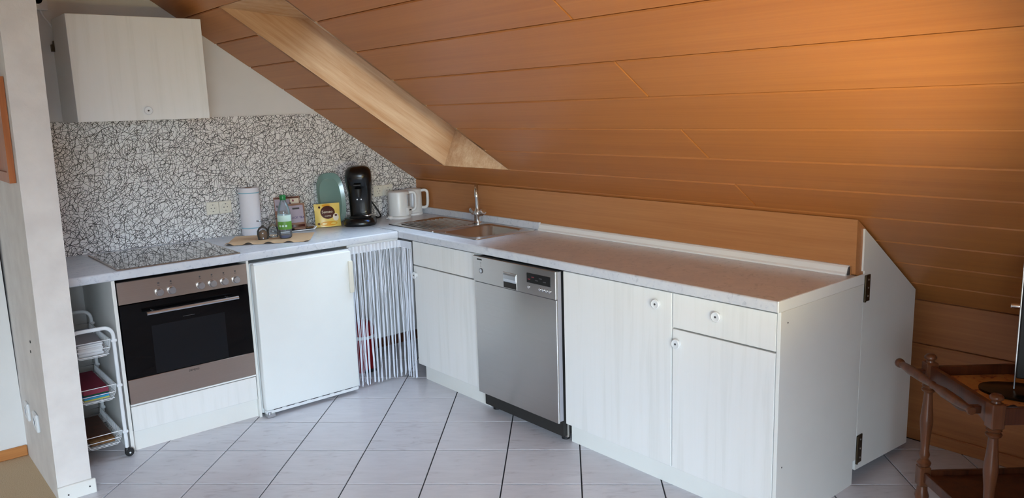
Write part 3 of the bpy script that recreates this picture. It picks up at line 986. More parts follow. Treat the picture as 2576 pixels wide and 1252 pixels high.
def strand(mb, t0, t1, r, zend, ph):
    pts = []
    for k in range(9):
        f = k / 8.
        z = .770 + (zend - .770) * f
        e = f ** 1.3
        t = t0 + (t1 - t0) * e
        x, y = along(max(0, min(1, t)))
        x += .0022 * math.sin(ph + f * 5); y += .0030 * math.cos(ph * 1.7 + f * 4)
        pts.append((x, y - .001, z))
    mb.tube(pts, r, 4, smooth=True)
for k in range(96):
    t0 = (k + random.uniform(.1, .9)) / 96.
    c = min(clumps, key=lambda c: abs(c - t0) + random.uniform(0, .02))
    t1 = c + random.uniform(-.010, .010) if random.random() < .8 else t0 + random.uniform(-.02, .02)
    strand(fine, t0, t1, random.uniform(.0007, .0012), random.uniform(.012, .05), random.uniform(0, 6))
tag(fine.build('fine_strings', 'string', cu), kind='stuff')
for c in clumps:
    mb = MB()
    for q in range(3):
        strand(mb, c + random.uniform(-.012, .012), c + random.uniform(-.003, .003), .0020, random.uniform(.006, .02), random.uniform(0, 6))
    mb.build('string_bundle', 'string', cu)

# ---- red bin behind the curtain
bn = thing('waste_bin', 'red pedal bin with dark lid behind the string curtain', 'bin', (-.712, -.30, 0))
MB().lathe([(.066, 0), (.070, .01), (.074, .205)], (-.712, -.30, 0), (0, 0, 1), 28).build('body', 'red', bn)
MB().lathe([(.076, .205), (.077, .207), (.077, .222), (.075, .224)], (-.712, -.30, 0), (0, 0, 1), 28).build('band', 'plastic', bn)
MB().lathe([(.074, .224), (.074, .262), (.066, .292), (.04, .306), (0, .31)], (-.712, -.30, 0), (0, 0, 1), 28).build('lid', 'red', bn)
MB().box(-.752, -.672, -.384, -.368, .004, .022, bev=.004).build('pedal', 'black', bn)
hose = MB().tube([(-.42, -.50, .74), (-.42, -.50, .60), (-.40, -.47, .52), (-.36, -.40, .5), (-.3, -.3, .48), (-.2, -.15, .45), (-.12, YW - .02, .44)], .016, 10)
tag(hose.build('drain_pipe', 'black', None), 'dark drain pipe in the corner behind the string curtain', 'pipe')
# ================================================================ SMALLER THINGS
# ---- sockets
def socket_gang(mb_parent, c, right, out):
    """one round earthed socket in its square cover"""
    c, R_, O_ = Vector(c), Vector(right), Vector(out)
    U = Vector((0, 0, 1))
    X = Matrix((R_, U, O_)).transposed().to_4x4()
    X.translation = c
    cov = MB(X).box(-.0345, .0345, -.0345, .0345, 0, .010, bev=.003).build('cover', 'ivory', mb_parent)
    MB(X).lathe([(.0235, .0098), (.0228, .0122), (.0208, .0122), (.0198, .0104), (0, .0104)], (0, 0, 0), (0, 0, 1), 24).build('socket_well', 'ivory', cov)
    h = MB(X)
    for sx in (-.0095, .0095): h.lathe([(.0030, .0100), (.0030, .0112), (0, .0112)], (sx, 0, 0), (0, 0, 1), 8)
    h.box(-.003, .003, .0160, .0195, .0100, .0114).box(-.003, .003, -.0195, -.0160, .0100, .0114)
    h.build('contact', 'grey_print', cov)
ys = YW - .0065
ds = thing('double_socket', 'ivory double socket on the patterned wall left of the paper towel', 'socket', (-1.366, ys, .98), 0, 'ivory double wall sockets')
for x in (-1.402, -1.331): socket_gang(ds, (x, ys, 1.025), (1, 0, 0), (0, -1, 0))
ds = thing('double_socket', 'ivory double socket half hidden behind the coffee machine', 'socket', (-.314, ys, .98), 0, 'ivory double wall sockets')
for x in (-.350, -.279): socket_gang(ds, (x, ys, 1.024), (1, 0, 0), (0, -1, 0))
pxf = lambda z: -2.4545 + LEAN * z
for y, z, lab in ((-.405, .262, 'white socket low on the partition, nearer the skirting board'), (-.600, .268, 'white socket low on the partition, nearer the post')):
    so = thing('wall_socket', lab, 'socket', (pxf(z) + .006, y, z - .035), 0, 'white sockets low on the partition')
    xx = pxf(z) + (.006 if y < -.5 else .003)
    MB().box(xx - .012, xx, y - .04, y + .04, z - .04, z + .04, bev=.004).build('cover', 'plastic', so)
    MB().lathe([(.0225, 0), (.0215, .002), (.019, .002), (.018, -.004), (0, -.004)], (xx - .012, y, z), (-1, 0, 0), 20).build('socket_well', 'plastic', so)
so = thing('wall_socket', 'pale surface socket high on the wall above the wall cabinet', 'socket', (-2.125, YW - .03, 2.045))
MB().box(-2.165, -2.085, YW - .034, YW, 2.045, 2.135, bev=.006, seg=2).build('housing', 'plastic', so)
MB().lathe([(.026, 0), (.024, .003), (.020, .003), (.019, -.002), (0, -.002)], (-2.125, YW - .034, 2.092), (0, -1, 0), 20).build('socket_well', 'plastic', so)
cord = MB().tube([(-2.118, YW - .010, 2.050), (-2.105, YW - .012, 2.02), (-2.082, YW - .012, 1.985), (-2.064, YW - .012, 1.95), (-2.058, YW - .012, 1.91)], .005, 8)
cord.build('power_cord', 'plastic', so)
for y, z, lab in ((-.672, .635, 'upper of two small dark wall plugs on the partition'), (-.650, .588, 'lower of two small dark wall plugs on the partition')):
    xx = pxf(z) + .0060
    tag(MB().lathe([(.006, -.012), (.006, .0015), (.002, .0015), (.002, 0), (0, 0)], (xx, y, z), (-1, 0, 0), 10).build('wall_plug', 'black', None), lab, 'wall plug')

# ---- picture frame on the partition
pf = thing('picture_frame', 'orange wooden picture frame on the side of the partition', 'picture frame', (-2.44, -.64, 1.298))
def leanbox(y0, y1, z0, z1, t, name, mat, par):
    n0 = .008
    vs = [(pxf(z) + n0 - d, y, z) for z in (z0, z1) for y in (y0, y1) for d in (0, t)]
    return MB().add(vs, [(0, 2, 3, 1), (4, 5, 7, 6), (0, 1, 5, 4), (2, 6, 7, 3), (0, 4, 6, 2), (1, 3, 7, 5)]).build(name, mat, par)
leanbox(-.815, -.775, 1.298, 1.70, .022, 'frame_bar', 'frame_wood', pf)
leanbox(-.51, -.47, 1.298, 1.70, .022, 'frame_bar', 'frame_wood', pf)
leanbox(-.775, -.51, 1.298, 1.338, .022, 'frame_bar', 'frame_wood', pf)
leanbox(-.775, -.51, 1.66, 1.70, .022, 'frame_bar', 'frame_wood', pf)
leanbox(-.775, -.51, 1.338, 1.66, .012, 'picture', 'frame_wood', pf)

# ---- kitchen paper
kp = thing('paper_towel_roll', 'white kitchen paper roll with pale blue bands by the wall', 'paper towel', (-1.212, -.026, ZT))
KX, KY = -1.212, -.026
MB().lathe([(.054, .0), (.0555, .004), (.0555, .262), (.054, .266), (.020, .266), (.020, .02), (0, .02)], (KX, KY, ZT), (0, 0, 1), 32).build('paper', 'towel', kp)
for h in (.042, .238):
    MB().lathe([(.0556, h - .003), (.0562, h - .002), (.0562, h + .002), (.0556, h + .003)], (KX, KY, ZT), (0, 0, 1), 32).build('printed_band', 'towel_blue', kp)
MB().lathe([(.0202, .2), (.0202, .267), (.0185, .267), (.0185, .2)], (KX, KY, ZT), (0, 0, 1), 20).build('cardboard_core', 'bag_kraft', kp)

# ---- place mat with a wavy front edge
ang = math.radians(-31)
PX = Matrix.Translation((-1.212, -.288, ZT)) @ Matrix.Rotation(ang, 4, 'Z')
mb = MB(PX)
nx_, ny_ = 48, 10
def matz(i, j):
    u = i / nx_; v = j / ny_
    lift = max(0., (.35 - v) / .35)
    return .0018 + lift ** 1.5 * .014 * max(0, math.sin(u * 2 * math.pi * 4.2 + .6)) * (1 - .45 * u)
vs = []
for s in (0, 1):
    for j in range(ny_ + 1):
        for i in range(nx_ + 1):
            vs.append((-.215 + .43 * i / nx_, -.155 + .315 * j / ny_, matz(i, j) + s * .0012))
fs = []
N = (nx_ + 1) * (ny_ + 1)
ix = lambda i, j, s: s * N + j * (nx_ + 1) + i
for j in range(ny_):
    for i in range(nx_):
        fs += [(ix(i, j, 1), ix(i + 1, j, 1), ix(i + 1, j + 1, 1), ix(i, j + 1, 1)), (ix(i, j, 0), ix(i, j + 1, 0), ix(i + 1, j + 1, 0), ix(i + 1, j, 0))]
for i in range(nx_):
    fs += [(ix(i, 0, 0), ix(i + 1, 0, 0), ix(i + 1, 0, 1), ix(i, 0, 1)), (ix(i, ny_, 0), ix(i, ny_, 1), ix(i + 1, ny_, 1), ix(i + 1, ny_, 0))]
for j in range(ny_):
    fs += [(ix(0, j, 0), ix(0, j, 1), ix(0, j + 1, 1), ix(0, j + 1, 0)), (ix(nx_, j, 0), ix(nx_, j + 1, 0), ix(nx_, j + 1, 1), ix(nx_, j, 1))]
mb.add(vs, fs, True)
tag(mb.build('place_mat', 'mat', None), 'brown paper place mat with a wavy front edge beside the cooktop', 'place mat')
ZM = ZT + .0032

# ---- water bottle
wbt = thing('water_bottle', 'clear plastic water bottle with green cap and green label', 'bottle', (-1.146, -.325, ZM))
BX, BY = -1.146, -.325
MB().lathe([(.028, 0), (.034, .006), (.0355, .02), (.0345, .045), (.0355, .05), (.0355, .125), (.034, .13), (.0345, .138), (.031, .158), (.022, .185), (.0145, .203), (.0135, .212)], (BX, BY, ZM), (0, 0, 1), 28).build('body', 'pet', wbt)
MB().lathe([(.0362, .050), (.0364, .051), (.0364, .092), (.0362, .093)], (BX, BY, ZM), (0, 0, 1), 28).build('label', 'label_green', wbt)
MB().lathe([(.0362, .093), (.0364, .0932), (.0364, .126), (.0362, .127)], (BX, BY, ZM), (0, 0, 1), 28).build('label', 'label_pale', wbt)
for k in range(3):
    a = math.atan2(-.776, -.63) + (k - 1) * .45
    d = Vector((math.cos(a), math.sin(a), 0))
    MB().lathe([(.006, .0362), (.006, .0368), (0, .0368)], (BX, BY, ZM + .070), tuple(d), 8).build('label_print', 'label_pale', wbt)
MB().lathe([(.016, .208), (.0165, .210), (.0165, .232), (.015, .235), (0, .235)], (BX, BY, ZM), (0, 0, 1), 24).build('cap', 'green_cap', wbt)
MB().lathe([(.027, .002), (.032, .007), (.033, .018), (0, .016)], (BX, BY, ZM), (0, 0, 1), 24).build('base', 'water_blue', wbt)

# ---- upturned stem glasses on the mat
def stem_glass(x, y, sc, lab):
    g_ = thing('stem_glass', lab, 'glass', (x, y, ZM), 0, 'upturned glasses on the place mat')
    MB().lathe([(.030 * sc, 0), (.0285 * sc, .002), (.034 * sc, .025), (.033 * sc, .045), (.022 * sc, .062), (.007 * sc, .072), (.0345 * sc, .072)][:6] + [(.0045 * sc, .076)], (x, y, ZM), (0, 0, 1), 24).build('bowl', 'clear', g_)
    MB().lathe([(.0045 * sc, .076), (.004 * sc, .084), (.0045 * sc, .094)], (x, y, ZM), (0, 0, 1), 14).build('stem', 'clear', g_)
    MB().lathe([(.006 * sc, .094), (.030 * sc, .099), (.031 * sc, .102), (0, .102)], (x, y, ZM), (0, 0, 1), 24).build('foot', 'clear', g_)
    return g_
g1 = stem_glass(-1.246, -.262, .95, 'upturned glass with brown contents next to the paper towel roll')
MB().lathe([(.020, .001), (.024, .02), (.022, .038), (.012, .048), (0, .05)], (-1.246, -.262, ZM), (0, 0, 1), 18).build('contents', 'wicker', g1)
stem_glass(-1.176, -.232, .95, 'empty upturned glass close behind the water bottle')

# ---- serving tray with packets
tr = thing('serving_tray', 'shallow white tray with black inside below the tea bags', 'tray', (-.985, -.072, ZT), math.radians(-6))
TM = WORLD[tr.name]
MB(TM).prism([(-.100, .004), (.100, .004), (.116, .020), (.109, .020), (.096, .0085), (-.096, .0085), (-.109, .020), (-.116, .020)], -.078, .078, 1).build('dish', 'plastic', tr)
MB(TM).box(-.094, .094, -.074, .074, .0087, .0105).build('liner', 'black', tr)
MB(TM).box(-.08, .08, -.05, .05, 0, .004).build('foot', 'plastic', tr)
def packet(name, label, cat, c, wdt, hgt, tk, lean, rz, mats):
    """stand-up bag: puffed in the middle, flat seam at the top"""
    Mx = Matrix.Translation(c) @ Matrix.Rotation(rz, 4, 'Z') @ Matrix.Rotation(lean, 4, 'X')
    root = thing(name, label, cat, c, rz)
    mb = MB(Mx)
    n, m = 10, 10
    vs, fs = [], []
    for s in (-1, 1):
        for j in range(m + 1):
            for i in range(n + 1):
                u, v = i / n, j / m
                e = (1 - abs(2 * u - 1) ** 2.5) * (1 - v ** 3)
                vs.append(((u - .5) * wdt * (1 - .03 * math.sin(math.pi * v)), s * (tk / 2 * e + .0008), v * hgt))
    K = (n + 1) * (m + 1)
    q = lambda s, i, j: s * K + j * (n + 1) + i
    for j in range(m):
        for i in range(n):
            fs += [(q(0, i, j), q(0, i + 1, j), q(0, i + 1, j + 1), q(0, i, j + 1)), (q(1, i, j), q(1, i, j + 1), q(1, i + 1, j + 1), q(1, i + 1, j))]
    for j in range(m):
        fs += [(q(0, 0, j), q(0, 0, j + 1), q(1, 0, j + 1), q(1, 0, j)), (q(0, n, j), q(1, n, j), q(1, n, j + 1), q(0, n, j + 1))]
    for i in range(n):
        fs += [(q(0, i, 0), q(1, i, 0), q(1, i + 1, 0), q(0, i + 1, 0)), (q(0, i, m), q(0, i + 1, m), q(1, i + 1, m), q(1, i, m))]
    mb.add(vs, fs, True)
    body = mb.build('bag', mats, root)
    def at(u, v, lift=.0012):
        uu = u + .5
        e = (1 - abs(2 * uu - 1) ** 2.5) * (1 - v ** 3)
        return Vector((u * wdt, -(tk / 2 * e + lift), v * hgt))
    return root, body, Mx, at
def patch(root, Mx, at, u0, u1, v0, v1, mat, name, ell=False, lift=.0014):
    mb = MB(Mx)
    if ell:
        cu_, cv_ = (u0 + u1) / 2, (v0 + v1) / 2
        ring = [at(cu_ + (u1 - u0) / 2 * math.cos(a), cv_ + (v1 - v0) / 2 * math.sin(a), lift) for a in [2 * math.pi * k / 24 for k in range(24)]]
        vs = [at(cu_, cv_, lift + .0006)] + ring
        mb.add(vs, [(0, 1 + k, 1 + (k + 1) % 24) for k in range(24)], True)
    else:
        n = 6
        vs = [at(u0 + (u1 - u0) * i / n, v0 + (v1 - v0) * j / n, lift) for j in range(n + 1) for i in range(n + 1)]
        mb.add(vs, [(j * (n + 1) + i, j * (n + 1) + i + 1, (j + 1) * (n + 1) + i + 1, (j + 1) * (n + 1) + i) for j in range(n) for i in range(n)], True)
    return mb.build(name, mat, root)
rz0 = math.radians(-14)
def dirs(Mx): return (Mx.to_3x3() @ Vector((1, 0, 0)), Mx.to_3x3() @ Vector((0, 0, 1)))
# patterned bag at the back
r0, b0, M0, at0 = packet('tea_bag_pack', 'pink and grey patterned bag behind the lilac tea bag', 'bag', (-.985, -.018, ZT + .0145), .150, .176, .030, math.radians(-8), rz0, ['bag_kraft'])
patch(r0, M0, at0, -.46, .10, .55, .93, 'bag_lilac', 'print_panel')
patch(r0, M0, at0, .12, .46, .60, .93, 'cream', 'print_panel')
patch(r0, M0, at0, -.46, .46, .95, .98, 'bag_brown', 'seam_print', lift=.0016)
for k in range(7):
    patch(r0, M0, at0, -.42 + k * .125, -.36 + k * .125, .66 + .08 * (k % 3), .74 + .08 * (k % 3), 'maroon' if k % 2 else 'grey_print', 'print_fleck', True, .0022)
r1, b1, M1, at1 = packet('tea_pack', 'lilac and brown tea bag standing on the tray', 'bag', (-.962, -.072, ZT + .0112), .108, .142, .036, math.radians(-6), rz0, ['bag_kraft'])
patch(r1, M1, at1, -.40, .40, .22, .92, 'bag_lilac', 'print_panel')
patch(r1, M1, at1, -.17, .20, .76, .83, 'grey_print', 'print_bar', lift=.0022)
patch(r1, M1, at1, -.42, .42, .04, .14, 'bag_brown', 'print_band')
X1, U1 = dirs(M1)
lettering('lettering', 'BLACK TEA', .0175, 'violet', r1, M1 @ at1(0, .42, .0024), X1, U1)
# coffee pad bag
rz2 = math.radians(-16)
r2, b2, M2, at2 = packet('coffee_pad_bag', 'yellow coffee pad bag with a brown oval next to the tray', 'bag', (-.785, -.118, ZT + .0005), .152, .138, .040, math.radians(-7), rz2, ['bag_yellow'])
patch(r2, M2, at2, -.30, .34, .04, .24, 'bag_orange', 'orange_swoosh', True)
patch(r2, M2, at2, -.20, .12, .86, .97, 'bag_orange', 'orange_swoosh', True)
patch(r2, M2, at2, -.28, .28, .34, .90, 'bag_brown', 'brown_oval', True, .0018)
patch(r2, M2, at2, .18, .42, .24, .56, 'cream', 'cup_print', True, .0026)
patch(r2, M2, at2, .25, .36, .44, .52, 'bag_brown', 'cup_print', True, .0034)
patch(r2, M2, at2, -.34, -.26, .80, .90, 'bag_brown', 'bean_print', True, .0024)
patch(r2, M2, at2, -.42, -.32, .10, .20, 'wicker', 'bean_print', True, .0024)
X2, U2 = dirs(M2)
lettering('lettering', 'Senseo', .0225, 'cream', r2, M2 @ at2(-.02, .64, .0034), X2, U2)
lettering('lettering', 'COFFEE', .0110, 'cream', r2, M2 @ at2(-.01, .46, .0034), X2, U2)
# loose sachets on the tray
for k, (x, y, rz, m, lab) in enumerate(((-1.035, -.118, .2, 'black', 'flat black sachet at the left of the tray'), (-.970, -.128, -.3, 'bag_kraft', 'flat brown sachet in the middle of the tray'), (-.905, -.130, .15, 'wicker', 'flat dark brown sachet at the right of the tray'))):
    Mx = Matrix.Translation((x, y, ZT + .0108)) @ Matrix.Rotation(rz, 4, 'Z')
    tag(MB(Mx).box(-.032, .032, -.014, .014, 0, .007, bev=.003).build('sachet', m, None), lab, 'sachet', 'sachets on the tray')

# ---- green glass platter leaning on the wall
gl = thing('glass_platter', 'oval sea-green glass platter leaning against the patterned wall', 'platter', (-.705, -.03, ZT))
GM = Matrix.Translation((-.706, -.040, ZT + .001)) @ Matrix.Rotation(math.radians(-9), 4, 'X')
def oval(hw, z0, z1, y, n=32):
    cz, hz = (z0 + z1) / 2, (z1 - z0) / 2
    out = []
    for k in range(n):
        a = 2 * math.pi * k / n
        c, s = math.cos(a), math.sin(a)
        out.append((math.copysign(abs(c) ** .62, c) * hw, y, cz + math.copysign(abs(s) ** .72, s) * hz))
    return out
mb = MB(GM)
loft(mb, [oval(.092, 0, .31, -.010), oval(.090, .002, .308, -.013), oval(.070, .03, .275, -.001), oval(.070, .03, .275, .003), oval(.090, .002, .308, -.006), oval(.092, 0, .31, -.010)], False, False)
mb.build('rim', 'green_glass', gl)
mb = MB(GM)
loft(mb, [oval(.0695, .0305, .2745, -.001), oval(.0695, .0305, .2745, .003)], True, True)
mb.build('plate', 'green_glass', gl)

# ---- coffee pad machine
az = math.atan2(-.80, -.60) + math.pi / 2      # local -y looks at the room
cmx, cmy = -.590, -.162
cf = thing('coffee_machine', 'tall black coffee pad machine with round base in the corner', 'coffee machine', (cmx, cmy, ZT), az)
CM = WORLD[cf.name]
def ov_(cx, cy, hx, hy, z, p=.75, n=28):
    out = []
    for k in range(n):
        a = 2 * math.pi * k / n
        c, s = math.cos(a), math.sin(a)
        out.append((cx + math.copysign(abs(c) ** p, c) * hx, cy + math.copysign(abs(s) ** p, s) * hy, z))
    return out
mb = MB(CM)
loft(mb, [ov_(0, -.035, .093, .098, .0), ov_(0, -.035, .097, .102, .008), ov_(0, -.035, .096, .101, .022), ov_(0, -.032, .088, .094, .042), ov_(0, -.030, .080, .086, .046)], True, True)
mb.build('base', 'black_gloss', cf)
mb = MB(CM)
loft(mb, [ov_(0, .022, .064, .042, .044), ov_(0, .022, .066, .044, .12), ov_(0, .018, .070, .048, .19), ov_(0, .008, .074, .060, .225), ov_(0, -.004, .078, .074, .26),
          ov_(0, -.006, .078, .076, .295), ov_(0, -.004, .073, .070, .322), ov_(0, .0, .060, .055, .340), ov_(0, .004, .035, .03, .349)], True, True)
mb.build('column', 'black_gloss', cf)
MB(CM).lathe([(.014, .165), (.020, .19), (.020, .215)], (0, -.045, 0), (0, 0, 1), 16).build('coffee_outlet', 'black', cf)
mb = MB(CM)
loft(mb, [ov_(0, -.055, .058, .046, .046), ov_(0, -.055, .060, .048, .050), ov_(0, -.055, .054, .042, .053)], True, True)
mb.build('drip_grid', 'black', cf)
MB(CM).lathe([(.026, .052), (.030, .055), (.030, .060), (.022, .064), (0, .064)], (.045, -.045, 0), (0, 0, 1), 20).build('drip_disc', 'chrome', cf)
for k, (x, rr) in enumerate(((-.038, .006), (-.010, .009), (.020, .006))):
    yy = -.035 - .0955 * math.sqrt(max(0, 1 - (x / .1) ** 2)) + .004
    MB(CM).lathe([(rr, 0), (rr * .9, .003), (0, .004)], (x, yy, .031), (x * 4, -1, .5), 14).build('button', 'alu', cf)
MB(CM).box(.034, .060, -.122, -.1165, .026, .037, bev=.001).build('sticker', 'blue_print', cf)
for x in (-.012, .012):
    MB(CM).lathe([(.0045, 0), (.004, .002), (0, .002)], (x, -.026, .15), (0, -1, 0), 10).build('screw', 'alu', cf)
MB(CM).box(-.022, .022, -.0815, -.066, .235, .244, bev=.002).build('lid_lever', 'black', cf)
cb = [(-.535, -.090, ZT + .03), (-.490, -.060, ZT + .012), (-.445, -.03, ZT + .05), (-.425, -.006, ZT + .10), (-.430, .014, ZT + .135), (-.405, .022, ZT + .10), (-.375, .010, ZT + .05), (-.365, -.010, ZT + .012), (-.385, -.030, ZT + .0055), (-.43, -.05, ZT + .0055)]
def smooth(p, n=6):
    p = [Vector(q) for q in p]
    out = []
    for i in range(len(p) - 1):
        a, b, c, d = p[max(i - 1, 0)], p[i], p[i + 1], p[min(i + 2, len(p) - 1)]
        for k in range(n):
            t = k / n
            out.append(.5 * ((2 * b) + (c - a) * t + (2 * a - 5 * b + 4 * c - d) * t * t + (3 * b - a - 3 * c + d) * t ** 3))
    return out + [p[-1]]
MB().tube(smooth(cb), .0045, 8).build('power_cord', 'rubber', cf)
tag(MB().box(-.455, -.388, -.012, .012, ZT, ZT + .010, bev=.003).build('power_adapter', 'black', None), 'flat black power adapter lying behind the coffee machine', 'adapter')

# ---- kettles in the corner
def kettle(lab, x, y, r, h, hd_ang, front):
    k_ = thing('electric_kettle', lab, 'kettle', (x, y, ZT), 0, 'white kettles in the corner')
    o = (x, y, ZT)
    MB().lathe([(r * 1.06, 0), (r * 1.06, .012), (r * 1.0, .016)], o, (0, 0, 1), 32).build('base', 'plastic', k_)
    MB().lathe([(r * 1.0, .017), (r * 1.0, .03), (r * .985, h - .012), (r * .95, h - .004)], o, (0, 0, 1), 36).build('body', 'plastic', k_)
    MB().lathe([(r * .95, h - .004), (r * .9, h), (0, h + .004)], o, (0, 0, 1), 36).build('lid', 'plastic', k_)
    d = Vector((math.cos(hd_ang), math.sin(hd_ang), 0))
    c = Vector(o)
    pts = [c + d * (r * .92) + Vector((0, 0, h - .012)), c + d * (r + .022) + Vector((0, 0, h - .010)), c + d * (r + .036) + Vector((0, 0, h - .022)),
           c + d * (r + .038) + Vector((0, 0, h - .05)), c + d * (r + .037) + Vector((0, 0, h * .45)), c + d * (r + .032) + Vector((0, 0, h * .32)), c + d * (r + .018) + Vector((0, 0, h * .27)), c + d * (r * .95) + Vector((0, 0, h * .27))]
    MB().tube(smooth(pts, 5), .0095, 10).build('handle', 'plastic', k_)
    if front:
        fx = Matrix.Translation(o) @ Matrix.Rotation(hd_ang - .55, 4, 'Z')
        MB(fx).box(r - .004, r + .004, -.012, .018, .075, h - .02, bev=.002).build('water_gauge', 'gauge', k_)
        sw = MB(fx).box(r - .006, r + .012, -.024, .024, .022, .068, bev=.004).build('switch_housing', 'plastic', k_)
        MB(fx).box(r + .011, r + .0145, -.014, .012, .048, .056, bev=.002).build('switch', 'black', sw)
    return k_
ha = math.atan2(-.50, .86)
kettle('white electric kettle with a switch, in front of the other kettle', -.298, -.128, .068, .168, ha, True)
kettle('white kettle with its open handle against the wooden boxing', -.150, -.062, .058, .166, math.atan2(-.66, .75), False)
pg = MB().box(-.392, -.366, -.165, -.135, ZT, ZT + .022, bev=.006).tube([(-.39, -.15, ZT + .011), (-.41, -.155, ZT + .011)], .0035, 8)
tag(pg.build('power_plug', 'plastic', None), 'white power plug lying left of the front kettle', 'plug')

# ---- wire cart beside the oven
ct = thing('wire_cart', 'white three-tier wire cart between post and oven cabinet', 'cart', (-2.2, -.39, 0))
CX0, CX1, CYF, CYB = -2.288, -2.112, -.60, -.185
for y in (CYF, CYB):
    top = .618
    pts = [(CX0, y, .045), (CX0, y, top - .045)] + [tuple(v) for v in arc((CX0 + .04, y, top - .04), .04, math.pi, math.pi / 2, 6, (1, 0, 0), (0, 0, 1))]
    pts += [tuple(v) for v in arc((CX1 - .04, y, top - .04), .04, math.pi / 2, 0, 6, (1, 0, 0), (0, 0, 1))] + [(CX1, y, .045)]
    MB().tube(pts, .0085, 12).build('frame_tube', 'wire', ct)
for zb_, zr in ((.490, .560), (.283, .350), (.070, .128)):
    # basket of bent wires, rims and a flat wire floor
    wr_ = MB()
    xi0, xi1, yi0, yi1 = CX0 + .012, CX1 - .012, CYF + .010, CYB - .010
    for z, e in ((zr, 0), ((zr + zb_) / 2, .004), (zb_ + .006, .012)):
        wr_.tube([(xi0 + e, yi0, z), (xi1 - e, yi0, z), (xi1 - e, yi1, z), (xi0 + e, yi1, z), (xi0 + e, yi0, z)], .0019, 6)
    bk_ = wr_.build('basket', 'wire', ct)
    fw_ = MB()
    nw = 26
    for k in range(nw + 1):
        y = yi0 + (yi1 - yi0) * k / nw
        fw_.tube([(xi0, y, zr), (xi0 + .004, y, (zr + zb_) / 2), (xi0 + .022, y, zb_), (xi1 - .022, y, zb_), (xi1 - .004, y, (zr + zb_) / 2), (xi1, y, zr)], .0013, 5)
    tag(fw_.build('basket_wires', 'wire', bk_), kind='stuff')
    for x in (CX0, CX1):
        for y in (CYF, CYB):
            MB().box(x - .012, x + .012, y - .010, y + .010, zr - .012, zr + .002, bev=.003).build('clip', 'wire', bk_)
for x in (CX0, CX1):
    for y in (CYF, CYB):
        ofs = .008 if (x == CX1 and y == CYF) else -.004
        cs = MB().lathe([(.010, .046), (.012, .036), (.012, .030)], (x, y, 0), (0, 0, 1), 12)
        cw = cs.box(x + ofs - .014, x + ofs + .008, y - .012, y - .008, .010, .036).box(x + ofs - .014, x + ofs + .008, y + .008, y + .012, .010, .036).build('caster', 'black', ct)
        MB().lathe([(0, -.0072), (.018, -.0072), (.020, -.004), (.020, .004), (.018, .0072), (0, .0072)], (x + ofs, y, .0202), (0, 1, 0), 20).build('wheel', 'black', cw)
        MB().lathe([(.004, -.0135), (.004, .0135)], (x + ofs, y, .0202), (0, 1, 0), 10).build('axle_cap', 'plastic', cw)
# papers, folders and a mat lying in the baskets
cxm = (CX0 + CX1) / 2
def sheet(name, lab, cat, z, t, m, w=.125, d=.30, y=-.40, rz=0., grp=None, dx=0.):
    Mx = Matrix.Translation((cxm + dx, y, z)) @ Matrix.Rotation(rz, 4, 'Z')
    tag(MB(Mx).box(-w / 2, w / 2, -d / 2, d / 2, 0, t, bev=min(.0015, t * .3)).build(name, m, None), lab, cat, grp)
z = .4925
for k, (t, rz, m) in enumerate(((.012, .02, 'paper'), (.010, -.03, 'paper'), (.012, .03, 'paper'), (.009, -.02, 'paper'), (.008, .04, 'paper'))):
    sheet('booklet', ['bottom', 'second lowest', 'middle', 'second highest', 'highest'][k] + ' white booklet of the stack in the top basket', 'booklet', z, t - .0006, m, .102, .29, -.405, rz * .5, 'white booklets in the top basket')
    z += t
sheet('magazine', 'grey magazine lying on the booklets in the top basket', 'magazine', z, .006, 'paper_grey', .112, .30, -.40, -.03)
z = .2855
for nm, m, t in (('yellow', 'yellow', .007), ('light blue', 'skyblue', .009), ('dark blue', 'blue', .009), ('green', 'green_cap', .004), ('maroon', 'maroon', .022)):
    sheet('folder', nm + ' folder in the middle basket of the cart', 'folder', z, t - .0006, m, .104, .31, -.40, .0, 'coloured folders in the middle basket')
    z += t
z = .0725
sheet('woven_mat', 'lower brown woven mat in the bottom basket', 'mat', z, .022, 'wicker', .102, .31, -.40, .0, 'woven mats in the bottom basket')
sheet('woven_mat', 'upper dark brown woven mat in the bottom basket', 'mat', z + .0225, .012, 'dark_wood', .100, .28, -.38, -.02, 'woven mats in the bottom basket')

# ---- tea trolley on the right
A = Vector((-.16, -3.29, 0))
tang = math.atan2(-.76, -.648)
tt = thing('tea_trolley', 'dark wooden tea trolley with turned legs and floral tray', 'trolley', tuple(A), tang)
TM = WORLD[tt.name]
LX, LY = .378, .60
def leg_prof():
    return [(.012, 0), (.020, .004), (.022, .03), (.014, .05), (.020, .07), (.024, .085), (.016, .10), (.024, .13), (.018, .15), (.0165, .17)]
for x, y in ((0, 0), (LX, 0), (0, LY), (LX, LY)):
    lg = MB(TM)
    lg.lathe(leg_prof(), (x, y, 0), (0, 0, 1), 18)
    lg.box(x - .019, x + .019, y - .019, y + .019, .168, .240, bev=.003)
    lg.lathe([(.0165, .238), (.022, .246), (.024, .254), (.018, .262), (.013, .268), (.016, .275), (.018, .285), (.0135, .30), (.0155, .35), (.0205, .40), (.0205, .42), (.0165, .46), (.0135, .505), (.0135, .512), (.021, .518), (.023, .524), (.017, .530), (.0225, .537), (.0165, .545)], (x, y, 0), (0, 0, 1), 18)
    lg.box(x - .020, x + .020, y - .020, y + .020, .543, .622, bev=.003)
    lg.lathe([(.014, .620), (.012, .628), (.019, .634), (.020, .640), (.014, .648), (0, .650)], (x, y, 0), (0, 0, 1), 18)
    lg.build('leg', 'mid_wood', tt)
tray = MB(TM).box(.010, LX - .010, .010, LY - .010, .566, .574).build('tray', 'floral', tt)
bx_ = lambda nm, m, *b, bev=.002: MB(TM).box(*b, bev=bev).build(nm, m, tt)
